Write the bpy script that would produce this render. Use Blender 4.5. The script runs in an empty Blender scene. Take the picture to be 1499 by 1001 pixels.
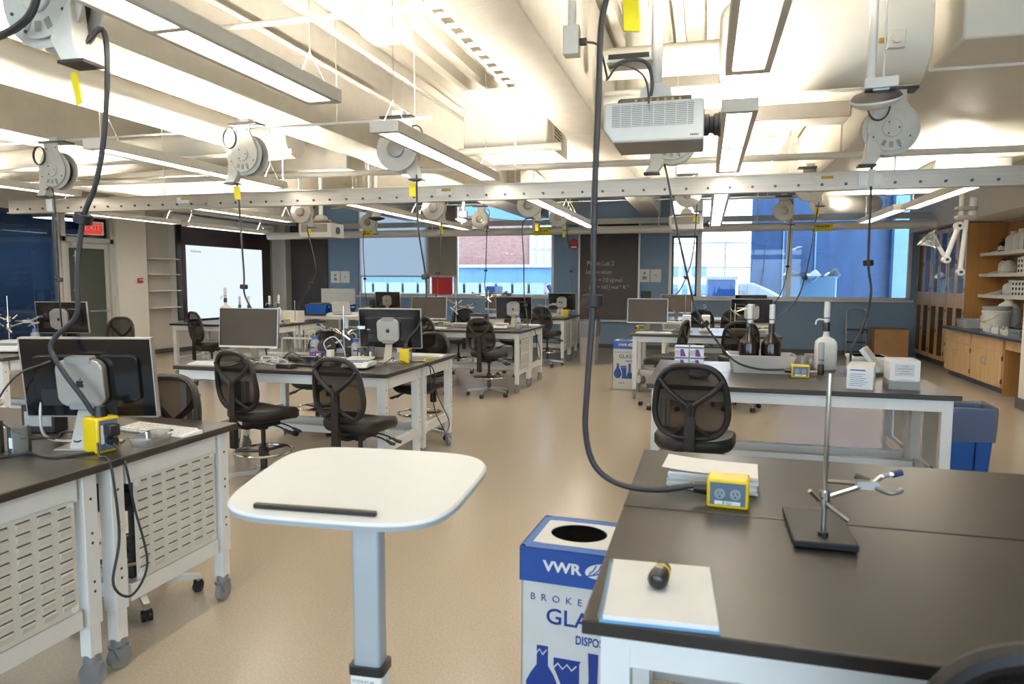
import bpy, math, random
from mathutils import Vector, Matrix
random.seed(7)
SC = bpy.context.scene
COL = SC.collection
PI = math.pi
R = math.radians

# ------------------------------------------------------------------ camera
def _cam():
    a, p, r = 0.26784, 0.08699, 0.00321
    ca, sa, cp, sp = math.cos(a), math.sin(a), math.cos(p), math.sin(p)
    f = Vector((-sa*cp, ca*cp, -sp)); rt = Vector((ca, sa, 0)); up = rt.cross(f)
    r2 = rt*math.cos(r) + up*math.sin(r); u2 = up*math.cos(r) - rt*math.sin(r)
    cd = bpy.data.cameras.new('camera'); co = bpy.data.objects.new('camera', cd); COL.objects.link(co)
    m = Matrix.Identity(4)
    for i in range(3):
        m[i][0], m[i][1], m[i][2] = r2[i], u2[i], -f[i]
    m[2][3] = 1.65
    co.matrix_world = m
    cd.sensor_width = 36.0; cd.lens = 1026.8*36.0/1499.0; cd.clip_end = 300
    cd.dof.use_dof = True; cd.dof.focus_distance = 6.5; cd.dof.aperture_fstop = 4.0
    SC.camera = co
_cam()

# ------------------------------------------------------------------ sky, exposure
W = bpy.data.worlds.new('sky'); SC.world = W; W.use_nodes = True
_n = W.node_tree.nodes; _l = W.node_tree.links
_bg = _n['Background']
_sky = _n.new('ShaderNodeTexSky'); _sky.sky_type = 'HOSEK_WILKIE'
_sky.sun_direction = (0.75, -0.4, 0.5); _sky.turbidity = 5.0; _sky.ground_albedo = 0.5
_hs = _n.new('ShaderNodeHueSaturation'); _hs.inputs['Saturation'].default_value = 0.12
_l.new(_sky.outputs[0], _hs.inputs['Color']); _l.new(_hs.outputs[0], _bg.inputs[0])
_bg.inputs[1].default_value = SKY = 30.0
SC.view_settings.view_transform = 'Standard'; SC.view_settings.look = 'None'
SC.view_settings.gamma = 1.0; SC.view_settings.use_curve_mapping = False
SC.view_settings.exposure = 0.12
SC.cycles.use_denoising = True
SC.cycles.max_bounces = 10; SC.cycles.transparent_max_bounces = 16; SC.cycles.caustics_reflective = False; SC.cycles.caustics_refractive = False
LAMP = 14.0      # radiance of the ceiling light diffusers
UPLAMP = 270.0     # radiance of their upward openings

def portal(name, loc, rot, sx, sy):
    d = bpy.data.lights.new(name, 'AREA'); d.shape = 'RECTANGLE'; d.size = sx; d.size_y = sy
    d.cycles.is_portal = True
    o = bpy.data.objects.new(name, d); COL.objects.link(o); o.location = loc; o.rotation_euler = rot
portal('window_daylight_portal', (-6.35, 17.6, 2.4), (R(-90), 0, 0), 5.6, 2.5)
portal('window_daylight_portal', (1.8, 17.6, 2.4), (R(-90), 0, 0), 5.4, 2.5)
portal('window_daylight_portal', (-1.75, -2.7, 1.95), (R(90), 0, 0), 12.7, 2.7)

# ------------------------------------------------------------------ materials
def lin(c):
    return tuple(((v/255.0)/12.92 if v/255.0 <= 0.04045 else ((v/255.0+0.055)/1.055)**2.4) for v in c)
MAT = {}
def M(name, col, rough=0.5, metal=0.0, var=0.05, scale=14.0, bump=0.0, bscale=120.0, spec=0.5, emit=0.0, stretch=None):
    m = bpy.data.materials.new(name); m.use_nodes = True
    n, l = m.node_tree.nodes, m.node_tree.links
    b = n['Principled BSDF']; c = lin(col)
    tc = n.new('ShaderNodeTexCoord'); nz = n.new('ShaderNodeTexNoise'); nz.inputs['Scale'].default_value = scale; nz.inputs['Detail'].default_value = 3
    src = tc.outputs['Object']
    if stretch:
        mp = n.new('ShaderNodeMapping'); mp.inputs['Scale'].default_value = stretch; l.new(src, mp.inputs[0]); src = mp.outputs[0]
    l.new(src, nz.inputs['Vector'])
    rp = n.new('ShaderNodeValToRGB'); e = rp.color_ramp.elements
    e[0].position = 0.3; e[1].position = 0.7
    e[0].color = tuple(max(0, v*(1-var)) for v in c)+(1,); e[1].color = tuple(min(1, v*(1+var)) for v in c)+(1,)
    l.new(nz.outputs['Fac'], rp.inputs[0]); l.new(rp.outputs[0], b.inputs['Base Color'])
    b.inputs['Roughness'].default_value = rough; b.inputs['Metallic'].default_value = metal
    b.inputs['Specular IOR Level'].default_value = spec
    if bump:
        n2 = n.new('ShaderNodeTexNoise'); n2.inputs['Scale'].default_value = bscale; l.new(src, n2.inputs['Vector'])
        bp = n.new('ShaderNodeBump'); bp.inputs['Strength'].default_value = bump; bp.inputs['Distance'].default_value = 0.004
        l.new(n2.outputs['Fac'], bp.inputs['Height']); l.new(bp.outputs[0], b.inputs['Normal'])
    if emit:
        b.inputs['Emission Color'].default_value = c+(1,); b.inputs['Emission Strength'].default_value = emit
    MAT[name] = m; return m
def glassy(name, tint, refl=1.0, rough=0.02, body=None, bodyfac=0.0, tl_=0.45):
    """thin clear sheet: tinted see-through with a Fresnel reflection, optionally a milky body"""
    m = bpy.data.materials.new(name); m.use_nodes = True
    n, l = m.node_tree.nodes, m.node_tree.links
    n.remove(n['Principled BSDF']); out = n['Material Output']
    tr = n.new('ShaderNodeBsdfTransparent'); nz = n.new('ShaderNodeTexNoise'); nz.inputs['Scale'].default_value = 1.5
    rp = n.new('ShaderNodeValToRGB'); t = lin(tint)
    rp.color_ramp.elements[0].color = tuple(v*0.96 for v in t)+(1,); rp.color_ramp.elements[1].color = t+(1,)
    l.new(nz.outputs['Fac'], rp.inputs[0]); l.new(rp.outputs[0], tr.inputs[0])
    last = tr
    if body:
        df = n.new('ShaderNodeBsdfDiffuse'); df.inputs[0].default_value = lin(body)+(1,)
        tl = n.new('ShaderNodeBsdfTranslucent'); tl.inputs[0].default_value = lin(body)+(1,)
        mb = n.new('ShaderNodeMixShader'); mb.inputs[0].default_value = tl_; l.new(df.outputs[0], mb.inputs[1]); l.new(tl.outputs[0], mb.inputs[2])
        mx = n.new('ShaderNodeMixShader'); mx.inputs[0].default_value = bodyfac
        l.new(tr.outputs[0], mx.inputs[1]); l.new(mb.outputs[0], mx.inputs[2]); last = mx
    if refl:
        gl = n.new('ShaderNodeBsdfGlossy'); gl.inputs['Roughness'].default_value = rough
        fr = n.new('ShaderNodeFresnel'); fr.inputs[0].default_value = 1.45
        mu = n.new('ShaderNodeMath'); mu.operation = 'MULTIPLY'; mu.inputs[1].default_value = refl; mu.use_clamp = True
        l.new(fr.outputs[0], mu.inputs[0])
        m2 = n.new('ShaderNodeMixShader'); l.new(mu.outputs[0], m2.inputs[0]); l.new(last.outputs[0], m2.inputs[1]); l.new(gl.outputs[0], m2.inputs[2]); last = m2
    l.new(last.outputs[0], out.inputs[0]); MAT[name] = m; return m
def glow(name, col, strength):
    m = bpy.data.materials.new(name); m.use_nodes = True
    n, l = m.node_tree.nodes, m.node_tree.links
    n.remove(n['Principled BSDF']); e = n.new('ShaderNodeEmission'); e.inputs[0].default_value = tuple(col)+(1,); e.inputs[1].default_value = strength
    l.new(e.outputs[0], n['Material Output'].inputs[0]); MAT[name] = m; return m

M('floor_vinyl', (186, 172, 152), 0.23, var=0.10, scale=90, bump=0.03, bscale=300)
M('wall_white', (236, 230, 218), 0.6, var=0.02, bump=0.05)
M('wall_blue', (118, 145, 172), 0.5, var=0.03, bump=0.04)
M('wall_grey', (204, 197, 186), 0.6, var=0.03)
M('ceiling_paint', (238, 232, 218), 0.6, var=0.03, scale=5, bump=0.2, bscale=40)
M('beam_paint', (216, 210, 199), 0.7, var=0.05, scale=6, bump=0.5, bscale=25)
M('duct_paint', (238, 233, 220), 0.45, var=0.02, scale=3)
M('baseboard', (70, 68, 66), 0.5)
M('chalkboard', (50, 46, 42), 0.55, var=0.25, scale=2.5)
M('maroon_reflection', (56, 36, 34), 0.35, var=0.1, scale=2)  # maroon reflection on the black border, put into its colour
M('aluminium', (200, 196, 188), 0.35, 0.85, var=0.06, scale=8, stretch=(1, 12, 12))
M('rail_alu', (205, 198, 186), 0.4, 0.6, var=0.08, scale=4, stretch=(0.6, 10, 10))
M('frame_alu', (214, 208, 198), 0.4, 0.3, var=0.03)
M('dark_frame', (52, 50, 50), 0.4, 0.3)
M('bench_top', (48, 44, 41), 0.34, var=0.14, scale=5, spec=0.42, bump=0.03, bscale=200)
M('table_white', (232, 232, 228), 0.35, var=0.02)
M('panel_white', (214, 212, 202), 0.4, var=0.02)
M('slot_dark', (60, 56, 52), 0.7)
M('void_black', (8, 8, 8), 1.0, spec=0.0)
M('caster_grey', (132, 134, 136), 0.5)
M('rubber_black', (20, 19, 19), 0.55)
M('black_plastic', (32, 31, 31), 0.42, var=0.1)
M('chair_frame', (24, 23, 22), 0.5, spec=0.35, var=0.1)
M('leather_black', (23, 21, 20), 0.45, spec=0.35, bump=0.15, bscale=400)
M('chrome', (215, 212, 205), 0.15, 1.0)
M('steel', (190, 188, 182), 0.3, 0.9)
M('steel_dark', (95, 92, 88), 0.4, 0.8)
M('yellow_plastic', (242, 206, 20), 0.4)
M('yellow_tape', (238, 216, 20), 0.5)
M('outlet_face', (96, 112, 128), 0.4)
M('outlet_grey', (150, 158, 164), 0.4)
M('white_plastic', (236, 234, 228), 0.35, var=0.02)
M('off_white', (222, 216, 204), 0.4)
M('grey_plastic', (150, 148, 144), 0.45)
M('light_grey', (190, 188, 182), 0.45)
M('reel_grey', (206, 204, 196), 0.4)
M('silver', (196, 190, 180), 0.3, 0.7)
M('hub_metal', (140, 136, 130), 0.35, 0.8)
M('screen_black', (24, 23, 23), 0.12, spec=0.6)
M('screen_dark', (62, 55, 47), 0.4, var=0.1, scale=3, spec=0.25)
M('paper', (238, 236, 230), 0.7, var=0.02)
M('paper_grey', (214, 214, 210), 0.7, var=0.03)
M('blue_box', (28, 76, 158), 0.45)
M('blue_lid', (60, 104, 176), 0.45)
M('blue_ink', (22, 58, 138), 0.5)
M('blue_tub', (24, 84, 172), 0.4)
M('blue_bin', (28, 92, 176), 0.4)
M('sky_blue', (110, 172, 216), 0.5)
M('navy', (22, 44, 84), 0.5)
M('purple', (112, 44, 130), 0.5)
M('red_paint', (178, 24, 26), 0.4)
M('red_sign', (206, 44, 40), 0.5, emit=0.6)
M('wood', (214, 178, 128), 0.4, var=0.12, scale=3, stretch=(6, 6, 0.7))
M('wood_side', (176, 128, 74), 0.4, var=0.12, scale=3, stretch=(6, 6, 0.7))
M('wood_in', (168, 134, 96), 0.6, var=0.1, scale=3)
M('counter_black', (48, 58, 72), 0.35)
M('cardboard', (182, 138, 92), 0.75, var=0.06, scale=8)
M('amber', (30, 14, 6), 0.1, spec=0.5)
M('liquid', (232, 226, 205), 0.3)
M('jug_white', (236, 234, 226), 0.4)
M('foam', (240, 238, 230), 0.7)
M('bag_film', (205, 206, 204), 0.3)
M('chalk', (196, 192, 184), 0.8)
M('cord_black', (42, 42, 44), 0.5)
M('cable_white', (222, 218, 210), 0.5)
M('brown_mud', (120, 108, 96), 0.5)
M('podium_white', (244, 242, 236), 0.4, var=0.01)
M('podium_grey', (186, 196, 202), 0.35, 0.35, var=0.02)
M('shade_grey', (150, 138, 122), 0.7)
M('copper_mark', (180, 150, 60), 0.5)
M('ext_concrete', (190, 196, 200), 0.7)
M('ext_blue', (38, 68, 108), 0.5, var=0.25, scale=1.2, stretch=(3, 1, 0.4))
M('ext_blue_light', (96, 134, 164), 0.5, var=0.08, scale=1)
M('ext_ground', (165, 190, 210), 0.8, var=0.1, scale=0.6)
M('ext_white', (205, 210, 212), 0.7)
M('ext_pane', (150, 164, 172), 0.2)
M('ext_pane_bright', (190, 192, 190), 0.3)
M('corridor_blue', (92, 122, 160), 0.6, var=0.3, scale=0.7)
M('corridor_floor', (70, 68, 64), 0.5)
glassy('window_glass', (228, 240, 250), 1.0)
glassy('partition_glass', (184, 198, 214), 1.3)
glassy('door_glass', (170, 184, 174), 1.0, body=(150, 156, 142), bodyfac=0.55)
glassy('cabinet_glass', (246, 242, 235), 0.3)
glassy('clear_plastic', (236, 238, 238), 1.0, 0.08, body=(236, 236, 232), bodyfac=0.4)
glassy('milky_plastic', (230, 228, 222), 0.8, 0.2, body=(240, 238, 233), bodyfac=0.82)
glassy('bag_clear', (225, 228, 232), 0.8, 0.15, body=(222, 228, 236), bodyfac=0.34)
glassy('lab_glass', (236, 238, 235), 1.2, 0.02, body=(236, 236, 232), bodyfac=0.16)
glassy('shade_fabric', (225, 234, 244), 0.0, body=(250, 250, 250), bodyfac=0.84, tl_=0.8)
glassy('chair_mesh', (150, 146, 142), 0.0, body=(32, 30, 29), bodyfac=0.74)
glow('lamp_panel', (1.0, 0.93, 0.82), LAMP)
glow('lamp_up', (1.0, 0.91, 0.77), UPLAMP)
glow('screen_light', (0.80, 0.90, 0.98), 0.98)  # projector light on the screen, put in as its own glow
def brick():
    m = bpy.data.materials.new('brick_wall'); m.use_nodes = True
    n, l = m.node_tree.nodes, m.node_tree.links; b = n['Principled BSDF']
    tc = n.new('ShaderNodeTexCoord'); mp = n.new('ShaderNodeMapping'); mp.inputs['Rotation'].default_value = (R(90), 0, 0)
    bt = n.new('ShaderNodeTexBrick'); bt.inputs['Scale'].default_value = 3.0
    bt.inputs['Color1'].default_value = lin((138, 92, 86))+(1,); bt.inputs['Color2'].default_value = lin((156, 112, 104))+(1,); bt.inputs['Mortar'].default_value = lin((166, 152, 148))+(1,)
    l.new(tc.outputs['Object'], mp.inputs[0]); l.new(mp.outputs[0], bt.inputs['Vector']); l.new(bt.outputs[0], b.inputs['Base Color']); b.inputs['Roughness'].default_value = 0.85
    MAT['brick_wall'] = m
brick()

# ------------------------------------------------------------------ mesh builder
class MB:
    def __init__(s): s.v = []; s.f = []; s.mi = []; s.cur = 0
    def mat(s, i): s.cur = i; return s
    def add(s, vs, fs):
        o = len(s.v); s.v += [tuple(v) for v in vs]
        for f in fs: s.f.append([i+o for i in f]); s.mi.append(s.cur)
        return s
    def box(s, x0, x1, y0, y1, z0, z1):
        return s.add([(x0,y0,z0),(x1,y0,z0),(x1,y1,z0),(x0,y1,z0),(x0,y0,z1),(x1,y0,z1),(x1,y1,z1),(x0,y1,z1)],
                     [(0,3,2,1),(4,5,6,7),(0,1,5,4),(1,2,6,5),(2,3,7,6),(3,0,4,7)])
    def cb(s, c, d, rot=(0,0,0)):
        m = Matrix.Translation(c) @ Matrix.Rotation(rot[2],4,'Z') @ Matrix.Rotation(rot[1],4,'Y') @ Matrix.Rotation(rot[0],4,'X')
        h = [v/2 for v in d]
        vs = [m @ Vector((sx*h[0], sy*h[1], sz*h[2])) for sz in (-1,1) for sx,sy in ((-1,-1),(1,-1),(1,1),(-1,1))]
        return s.add(vs, [(0,3,2,1),(4,5,6,7),(0,1,5,4),(1,2,6,5),(2,3,7,6),(3,0,4,7)])
    def cyl(s, p0, p1, r0, r1=None, n=12, caps=True):
        r1 = r0 if r1 is None else r1
        p0, p1 = Vector(p0), Vector(p1); d = (p1-p0).normalized()
        a = d.orthogonal().normalized(); b = d.cross(a)
        vs = [p0 + (a*math.cos(2*PI*i/n)+b*math.sin(2*PI*i/n))*r0 for i in range(n)] + [p1 + (a*math.cos(2*PI*i/n)+b*math.sin(2*PI*i/n))*r1 for i in range(n)]
        fs = [(i,(i+1)%n,n+(i+1)%n,n+i) for i in range(n)]
        if caps: fs += [tuple(range(n-1,-1,-1)), tuple(range(n,2*n))]
        return s.add(vs, fs)
    def tube(s, pts, r, n=8, closed=False, sx=1.0):
        pts = [Vector(p) for p in pts]; k = len(pts); vs = []; prev = None
        for i, p in enumerate(pts):
            if closed: t = pts[(i+1)%k]-pts[i-1]
            else: t = pts[min(i+1,k-1)]-pts[max(i-1,0)]
            t.normalize()
            if prev is None: a = t.orthogonal().normalized()
            else:
                a = prev - t*prev.dot(t)
                a = a.normalized() if a.length > 1e-6 else t.orthogonal().normalized()
            prev = a; b = t.cross(a)
            rr = r[i] if isinstance(r, (list, tuple)) else r
            vs += [p + (a*math.cos(2*PI*j/n)*sx + b*math.sin(2*PI*j/n))*rr for j in range(n)]
        fs = []
        m = k if closed else k-1
        for i in range(m):
            i2 = (i+1) % k
            for j in range(n): fs.append((i*n+j, i*n+(j+1)%n, i2*n+(j+1)%n, i2*n+j))
        if not closed: fs += [tuple(range(n-1,-1,-1)), tuple(range((k-1)*n, k*n))]
        return s.add(vs, fs)
    def lathe(s, prof, c=(0,0,0), n=20, axis='z'):
        vs = []; k = len(prof)
        for r, z in prof:
            for i in range(n):
                a = 2*PI*i/n; x, y = r*math.cos(a), r*math.sin(a)
                p = (x,y,z) if axis == 'z' else ((x,z,y) if axis == 'y' else (z,x,y))
                vs.append((p[0]+c[0], p[1]+c[1], p[2]+c[2]))
        fs = []
        for q in range(k-1):
            for i in range(n):
                f = (q*n+i, q*n+(i+1)%n, (q+1)*n+(i+1)%n, (q+1)*n+i)
                fs.append(f if axis != 'y' else f[::-1])
        if prof[0][0] > 1e-5: fs.append(tuple(range(n-1,-1,-1)))
        if prof[-1][0] > 1e-5: fs.append(tuple(range((k-1)*n, k*n)))
        return s.add(vs, fs)
    def prism(s, poly, a0, a1, axis='z'):
        n = len(poly)
        def P(u, v, w): return (u,v,w) if axis == 'z' else ((u,w,v) if axis == 'y' else (w,u,v))
        vs = [P(u,v,a0) for u,v in poly] + [P(u,v,a1) for u,v in poly]
        fs = [(i,(i+1)%n,n+(i+1)%n,n+i) for i in range(n)] + [tuple(range(n-1,-1,-1)), tuple(range(n,2*n))]
        if axis == 'y': fs = [f[::-1] for f in fs]
        return s.add(vs, fs)
    def loft(s, rings):
        n = len(rings[0]); vs = [p for r in rings for p in r]; fs = []
        for q in range(len(rings)-1):
            for i in range(n): fs.append((q*n+i, q*n+(i+1)%n, (q+1)*n+(i+1)%n, (q+1)*n+i))
        fs += [tuple(range(n-1,-1,-1)), tuple(range((len(rings)-1)*n, len(rings)*n))]
        return s.add(vs, fs)
    def grid(s, fn, nu, nv):
        vs = [fn(i/nu, j/nv) for j in range(nv+1) for i in range(nu+1)]
        return s.add(vs, [(j*(nu+1)+i, j*(nu+1)+i+1, (j+1)*(nu+1)+i+1, (j+1)*(nu+1)+i) for j in range(nv) for i in range(nu)])

def mesh(name, mb, mats, smooth=True):
    me = bpy.data.meshes.new(name); me.from_pydata(mb.v, [], mb.f)
    for m in (mats if isinstance(mats, (list, tuple)) else [mats]): me.materials.append(MAT[m])
    if any(mb.mi): me.polygons.foreach_set('material_index', mb.mi)
    if smooth:
        me.polygons.foreach_set('use_smooth', [True]*len(me.polygons)); me.set_sharp_from_angle(angle=R(38))
    me.update(); return me
def put(name, me, parent=None, loc=(0,0,0), rot=(0,0,0), bev=0.0, seg=2):
    o = bpy.data.objects.new(name, me); COL.objects.link(o); o.location = loc; o.rotation_euler = rot
    if parent: o.parent = parent
    if bev:
        b = o.modifiers.new('bevel', 'BEVEL'); b.width = bev; b.segments = seg; b.limit_method = 'ANGLE'; b.angle_limit = R(40)
    return o
def obj(name, mb, mats, parent=None, loc=(0,0,0), rot=(0,0,0), bev=0.0, seg=2, smooth=True):
    return put(name, mesh(name, mb, mats, smooth), parent, loc, rot, bev, seg)
def tag(o, label=None, cat=None, group=None, kind=None):
    if label: o['label'] = label
    if cat: o['category'] = cat
    if group: o['group'] = group
    if kind: o['kind'] = kind
    return o
def thing(name, label, cat, loc=(0,0,0), rz=0.0, group=None):
    o = bpy.data.objects.new(name, None); COL.objects.link(o); o.empty_display_size = 0.1
    o.location = loc; o.rotation_euler = (0,0,rz)
    return tag(o, label, cat, group)
def struct(name, mb=None, mats=None, parent=None, **k):
    if mb is None:
        o = bpy.data.objects.new(name, None); COL.objects.link(o)
    else: o = obj(name, mb, mats, parent, **k)
    if parent is None: o['kind'] = 'structure'
    return o
KIDS = {}
def dup(root, loc, rz, label, group=None):
    ch = {}
    for o in bpy.data.objects:
        if o.parent: ch.setdefault(o.parent, []).append(o)
    def cp(o, par):
        c = o.copy(); COL.objects.link(c)
        if par: c.parent = par
        for k in ch.get(o, []): cp(k, c)
        return c
    r = cp(root, None); r.location = loc; r.rotation_euler = (0,0,rz); r['label'] = label
    if group: r['group'] = group
    return r
def text(name, body, size, loc, rot, mat, parent=None, align='LEFT', ext=0.0006, sx=1.0, bold=0.0):
    c = bpy.data.curves.new(name, 'FONT'); c.body = body; c.size = size; c.align_x = align; c.extrude = ext; c.offset = bold; c.resolution_u = 3
    tmp = bpy.data.objects.new(name, c); COL.objects.link(tmp); bpy.context.view_layer.update()
    me = bpy.data.meshes.new_from_object(tmp.evaluated_get(bpy.context.evaluated_depsgraph_get())); bpy.data.objects.remove(tmp); bpy.data.curves.remove(c)
    me.name = name; me.materials.clear(); me.materials.append(MAT[mat]); o = bpy.data.objects.new(name, me); COL.objects.link(o)
    o.location = loc; o.rotation_euler = rot; o.scale = (sx,1,1)
    if parent: o.parent = parent
    return o
def crv(pts, k=6):
    """Catmull-Rom through the points"""
    P = [Vector(p) for p in pts]; P = [P[0]*2-P[1]] + P + [P[-1]*2-P[-2]]; out = []
    for i in range(1, len(P)-2):
        for j in range(k):
            t = j/k; a, b, c, d = P[i-1], P[i], P[i+1], P[i+2]
            out.append(0.5*((2*b)+(c-a)*t+(2*a-5*b+4*c-d)*t*t+(3*b-a-3*c+d)*t**3))
    out.append(P[-2]); return out
def rrect(w, h, r, n=5):
    out = []
    for cx, cy, a0 in ((w/2-r,h/2-r,0),(-w/2+r,h/2-r,90),(-w/2+r,-h/2+r,180),(w/2-r,-h/2+r,270)):
        for i in range(n+1):
            a = R(a0+90*i/n); out.append((cx+r*math.cos(a), cy+r*math.sin(a)))
    return out
def superell(w, h, e, n=32):
    out = []
    for i in range(n):
        a = 2*PI*i/n; c, s_ = math.cos(a), math.sin(a)
        out.append((w/2*math.copysign(abs(c)**(2/e), c), h/2*math.copysign(abs(s_)**(2/e), s_)))
    return out

# ================================================================== the room
XL, XR, YB, YF, ZC = -11.6, 5.1, 17.3, -2.6, 4.25
struct('floor', MB().box(-14.4, XR+.2, YF-.2, YB+.2, -.12, 0), 'floor_vinyl')
struct('ceiling', MB().box(-14.4, XR+.2, YF-.2, YB+.2, ZC, ZC+.15), 'ceiling_paint')
wb = MB()
wb.box(XL-.2, XR+.2, YB, YB+.22, 0, 1.25).box(XL-.2, XR+.2, YB, YB+.22, 3.62, ZC)
for a, b in ((XL-.2, -9.07), (-3.67, -.86), (4.38, XR+.2)): wb.box(a, b, YB, YB+.22, 1.25, 3.62)
struct('wall_back', wb, 'wall_blue')
struct('wall_right', MB().box(XR, XR+.2, YF-.2, YB, 0, ZC), 'wall_white')
wf = MB(); wf.box(XL-.2, XR+.2, YF-.22, YF, 0, .6).box(XL-.2, XR+.2, YF-.22, YF, 3.3, ZC)
for a, b in ((XL-.2, -8.1), (4.6, XR+.2)): wf.box(a, b, YF-.22, YF, .6, 3.3)
struct('wall_front', wf, 'wall_white')
w3 = struct('window_3'); m = MB()
for x in (-8.1, -5.57, -3.04, -.51, 2.02, 4.54): m.box(x, x+.06, YF-.14, YF-.06, .6, 3.3)
m.box(-8.1, 4.6, YF-.14, YF-.06, .6, .66).box(-8.1, 4.6, YF-.14, YF-.06, 3.24, 3.3)
obj('window_frame', m, 'frame_alu', w3)
for x in (-8.04, -5.51, -2.98, -.45, 2.08): obj('pane', MB().box(x, x+2.46, YF-.11, YF-.10, .66, 3.24), 'window_glass', w3)

# left wall: plain pieces above and between the openings
wl = MB()
wl.box(XL-.2, XL, YF, 13.4, 2.95, ZC)
wl.box(XL-.2, XL, 13.4, YB, 0, ZC)
wl.box(XL-.32, XL-.16, 12.45, 13.42, 0, 2.95)
struct('wall_left', wl, 'wall_grey')
struct('column_left', MB().box(XL-.2, -11.48, 11.66, 12.44, 0, ZC), 'wall_white', bev=.01)
struct('baseboard_left', MB().box(XL, XL+.02, 13.4, YB, 0, .1).box(XL-.16, XL-.13, 12.5, 13.4, 0, .1), 'baseboard')
struct('baseboard_back', MB().box(XL, 4.3, YB-.02, YB, 0, .1), 'baseboard')
struct('column_back', MB().box(-11.56, -11.14, YB-.25, YB, 0, ZC), 'wall_grey')
# shelves in the niche
for i, z in enumerate((1.05, 1.42, 1.78, 2.12)):
    tag(obj('wall_shelf', MB().box(XL-.16, XL+.14, 12.52, 13.4, z-.025, z), 'wall_white', bev=.003),
        ('lowest', 'second lowest', 'second highest', 'highest')[i]+' empty white shelf in the recess beside the projection screen', 'shelf', 'shelves in the recess')
# glass partition towards the corridor
w4 = struct('window_4'); m = MB()
ys = [YF, -.4, 1.8, 4.0, 6.2, 8.4, 10.42]
for y in ys: m.box(XL-.08, XL+.02, y-.03, y+.03, 0, 2.95)
m.box(XL-.08, XL+.02, YF, 10.42, 0, .1).box(XL-.08, XL+.02, YF, 10.42, 2.87, 2.95)
obj('window_frame', m, 'frame_alu', w4)
for a, b in zip(ys, ys[1:]): obj('pane', MB().box(XL-.04, XL-.03, a+.03, b-.03, .1, 2.87), 'partition_glass', w4)
struct('wall_corridor', MB().box(-14.4, -14.2, YF, YB, 0, ZC).box(-14.2, XL-.2, 13.3, 13.5, 0, ZC), 'corridor_blue')
# door with transom
d1 = struct('door_1'); m = MB()
for y in (10.46, 11.56): m.box(XL-.1, XL+.05, y, y+.09, 0, 2.93)
m.box(XL-.1, XL+.05, 10.46, 11.65, 2.36, 2.46).box(XL-.1, XL+.05, 10.46, 11.65, 2.85, 2.95)
obj('door_frame', m, 'frame_alu', d1, bev=.004)
obj('transom_pane', MB().box(XL-.03, XL-.02, 10.55, 11.56, 2.46, 2.85), 'partition_glass', d1)
m = MB()
m.box(XL-.05, XL, 10.56, 10.64, .02, 2.35).box(XL-.05, XL, 11.47, 11.55, .02, 2.35).box(XL-.05, XL, 10.64, 11.47, 2.25, 2.35).box(XL-.05, XL, 10.64, 11.47, .02, .22)
leaf = obj('door_leaf', m, 'frame_alu', d1, bev=.003)
obj('pane', MB().box(XL-.03, XL-.02, 10.64, 11.47, .22, 2.25), 'door_glass', leaf)
m = MB().cyl((XL+.07, 10.72, .7), (XL+.07, 10.72, 2.2), .016); 
for z in (.8, 1.45, 2.1): m.cyl((XL, 10.72, z), (XL+.07, 10.72, z), .012)
obj('door_handle', m, 'steel', leaf)
obj('door_closer', MB().box(XL, XL+.07, 10.66, 10.95, 2.27, 2.35), 'frame_alu', leaf)
obj('push_bar', MB().cyl((XL+.05, 11.0, 1.03), (XL+.05, 11.5, 1.03), .014), 'steel', leaf)
ex = thing('exit_sign', 'lit red and white EXIT sign hanging above the glass door', 'sign', (-11.15, 10.76, 2.48), R(60))
obj('sign_box', MB().box(-.19, .19, -.03, .03, 0, .25), 'white_plastic', ex, bev=.008)
obj('sign_face', MB().box(-.16, .16, -.034, -.03, .02, .225), 'red_sign', ex)
text('lettering', 'EXIT', .15, (0, -.036, .09), (R(90), 0, 0), 'white_plastic', ex, 'CENTER', sx=.9)
obj('hanger', MB().cyl((0, 0, .25), (0, 0, ZC-2.48), .01), 'white_plastic', ex)
al = thing('fire_alarm_pull', 'small red fire alarm pull station on the white column', 'alarm', (-11.47, 12.2, 1.58))
obj('housing', MB().box(0, .035, -.06, .06, 0, .1), 'red_paint', al, bev=.006)
obj('pull_bar', MB().box(.035, .05, -.045, .045, .055, .075), 'white_plastic', al)

# dark boards and the pull-down projection screen on the left wall
tag(obj('wall_board', MB().box(XL, XL+.03, 13.42, 16.98, .72, 2.9), 'chalkboard', bev=.004), 'dark chalkboard behind the projection screen', 'chalkboard')
sn = thing('projection_screen', 'lit pull-down projection screen with black borders', 'screen', (XL+.16, 0, 0))
obj('screen_surface', MB().box(0, .008, 13.55, 16.4, .74, 2.44), 'screen_light', sn)
m = MB().box(-.002, .007, 13.42, 16.43, .62, .74).box(-.002, .007, 13.42, 16.43, 2.44, 2.9).box(-.002, .007, 13.42, 13.55, .74, 2.44).box(-.002, .007, 16.4, 16.43, .74, 2.44)
obj('black_border', m, 'maroon_reflection', sn)
text('projected_words', 'Welcome', .09, (.012, 13.7, 2.28), (R(90), 0, R(90)), 'light_grey', sn)
obj('weight_bar', MB().cyl((0, 13.38, .6), (0, 16.52, .6), .022), 'black_plastic', sn)
obj('screen_housing', MB().cyl((.08, 12.95, 3.02), (.08, 16.75, 3.02), .1, n=20), 'white_plastic', sn)
obj('end_cap', MB().cyl((.08, 12.93, 3.02), (.08, 12.95, 3.02), .104, n=20), 'off_white', sn)
tag(obj('chalkboard', MB().box(-11.1, -9.98, YB-.05, YB-.005, .55, 3.3), 'chalkboard', bev=.004), 'tall black chalkboard at the corner beside the screen wall', 'chalkboard')

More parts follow.
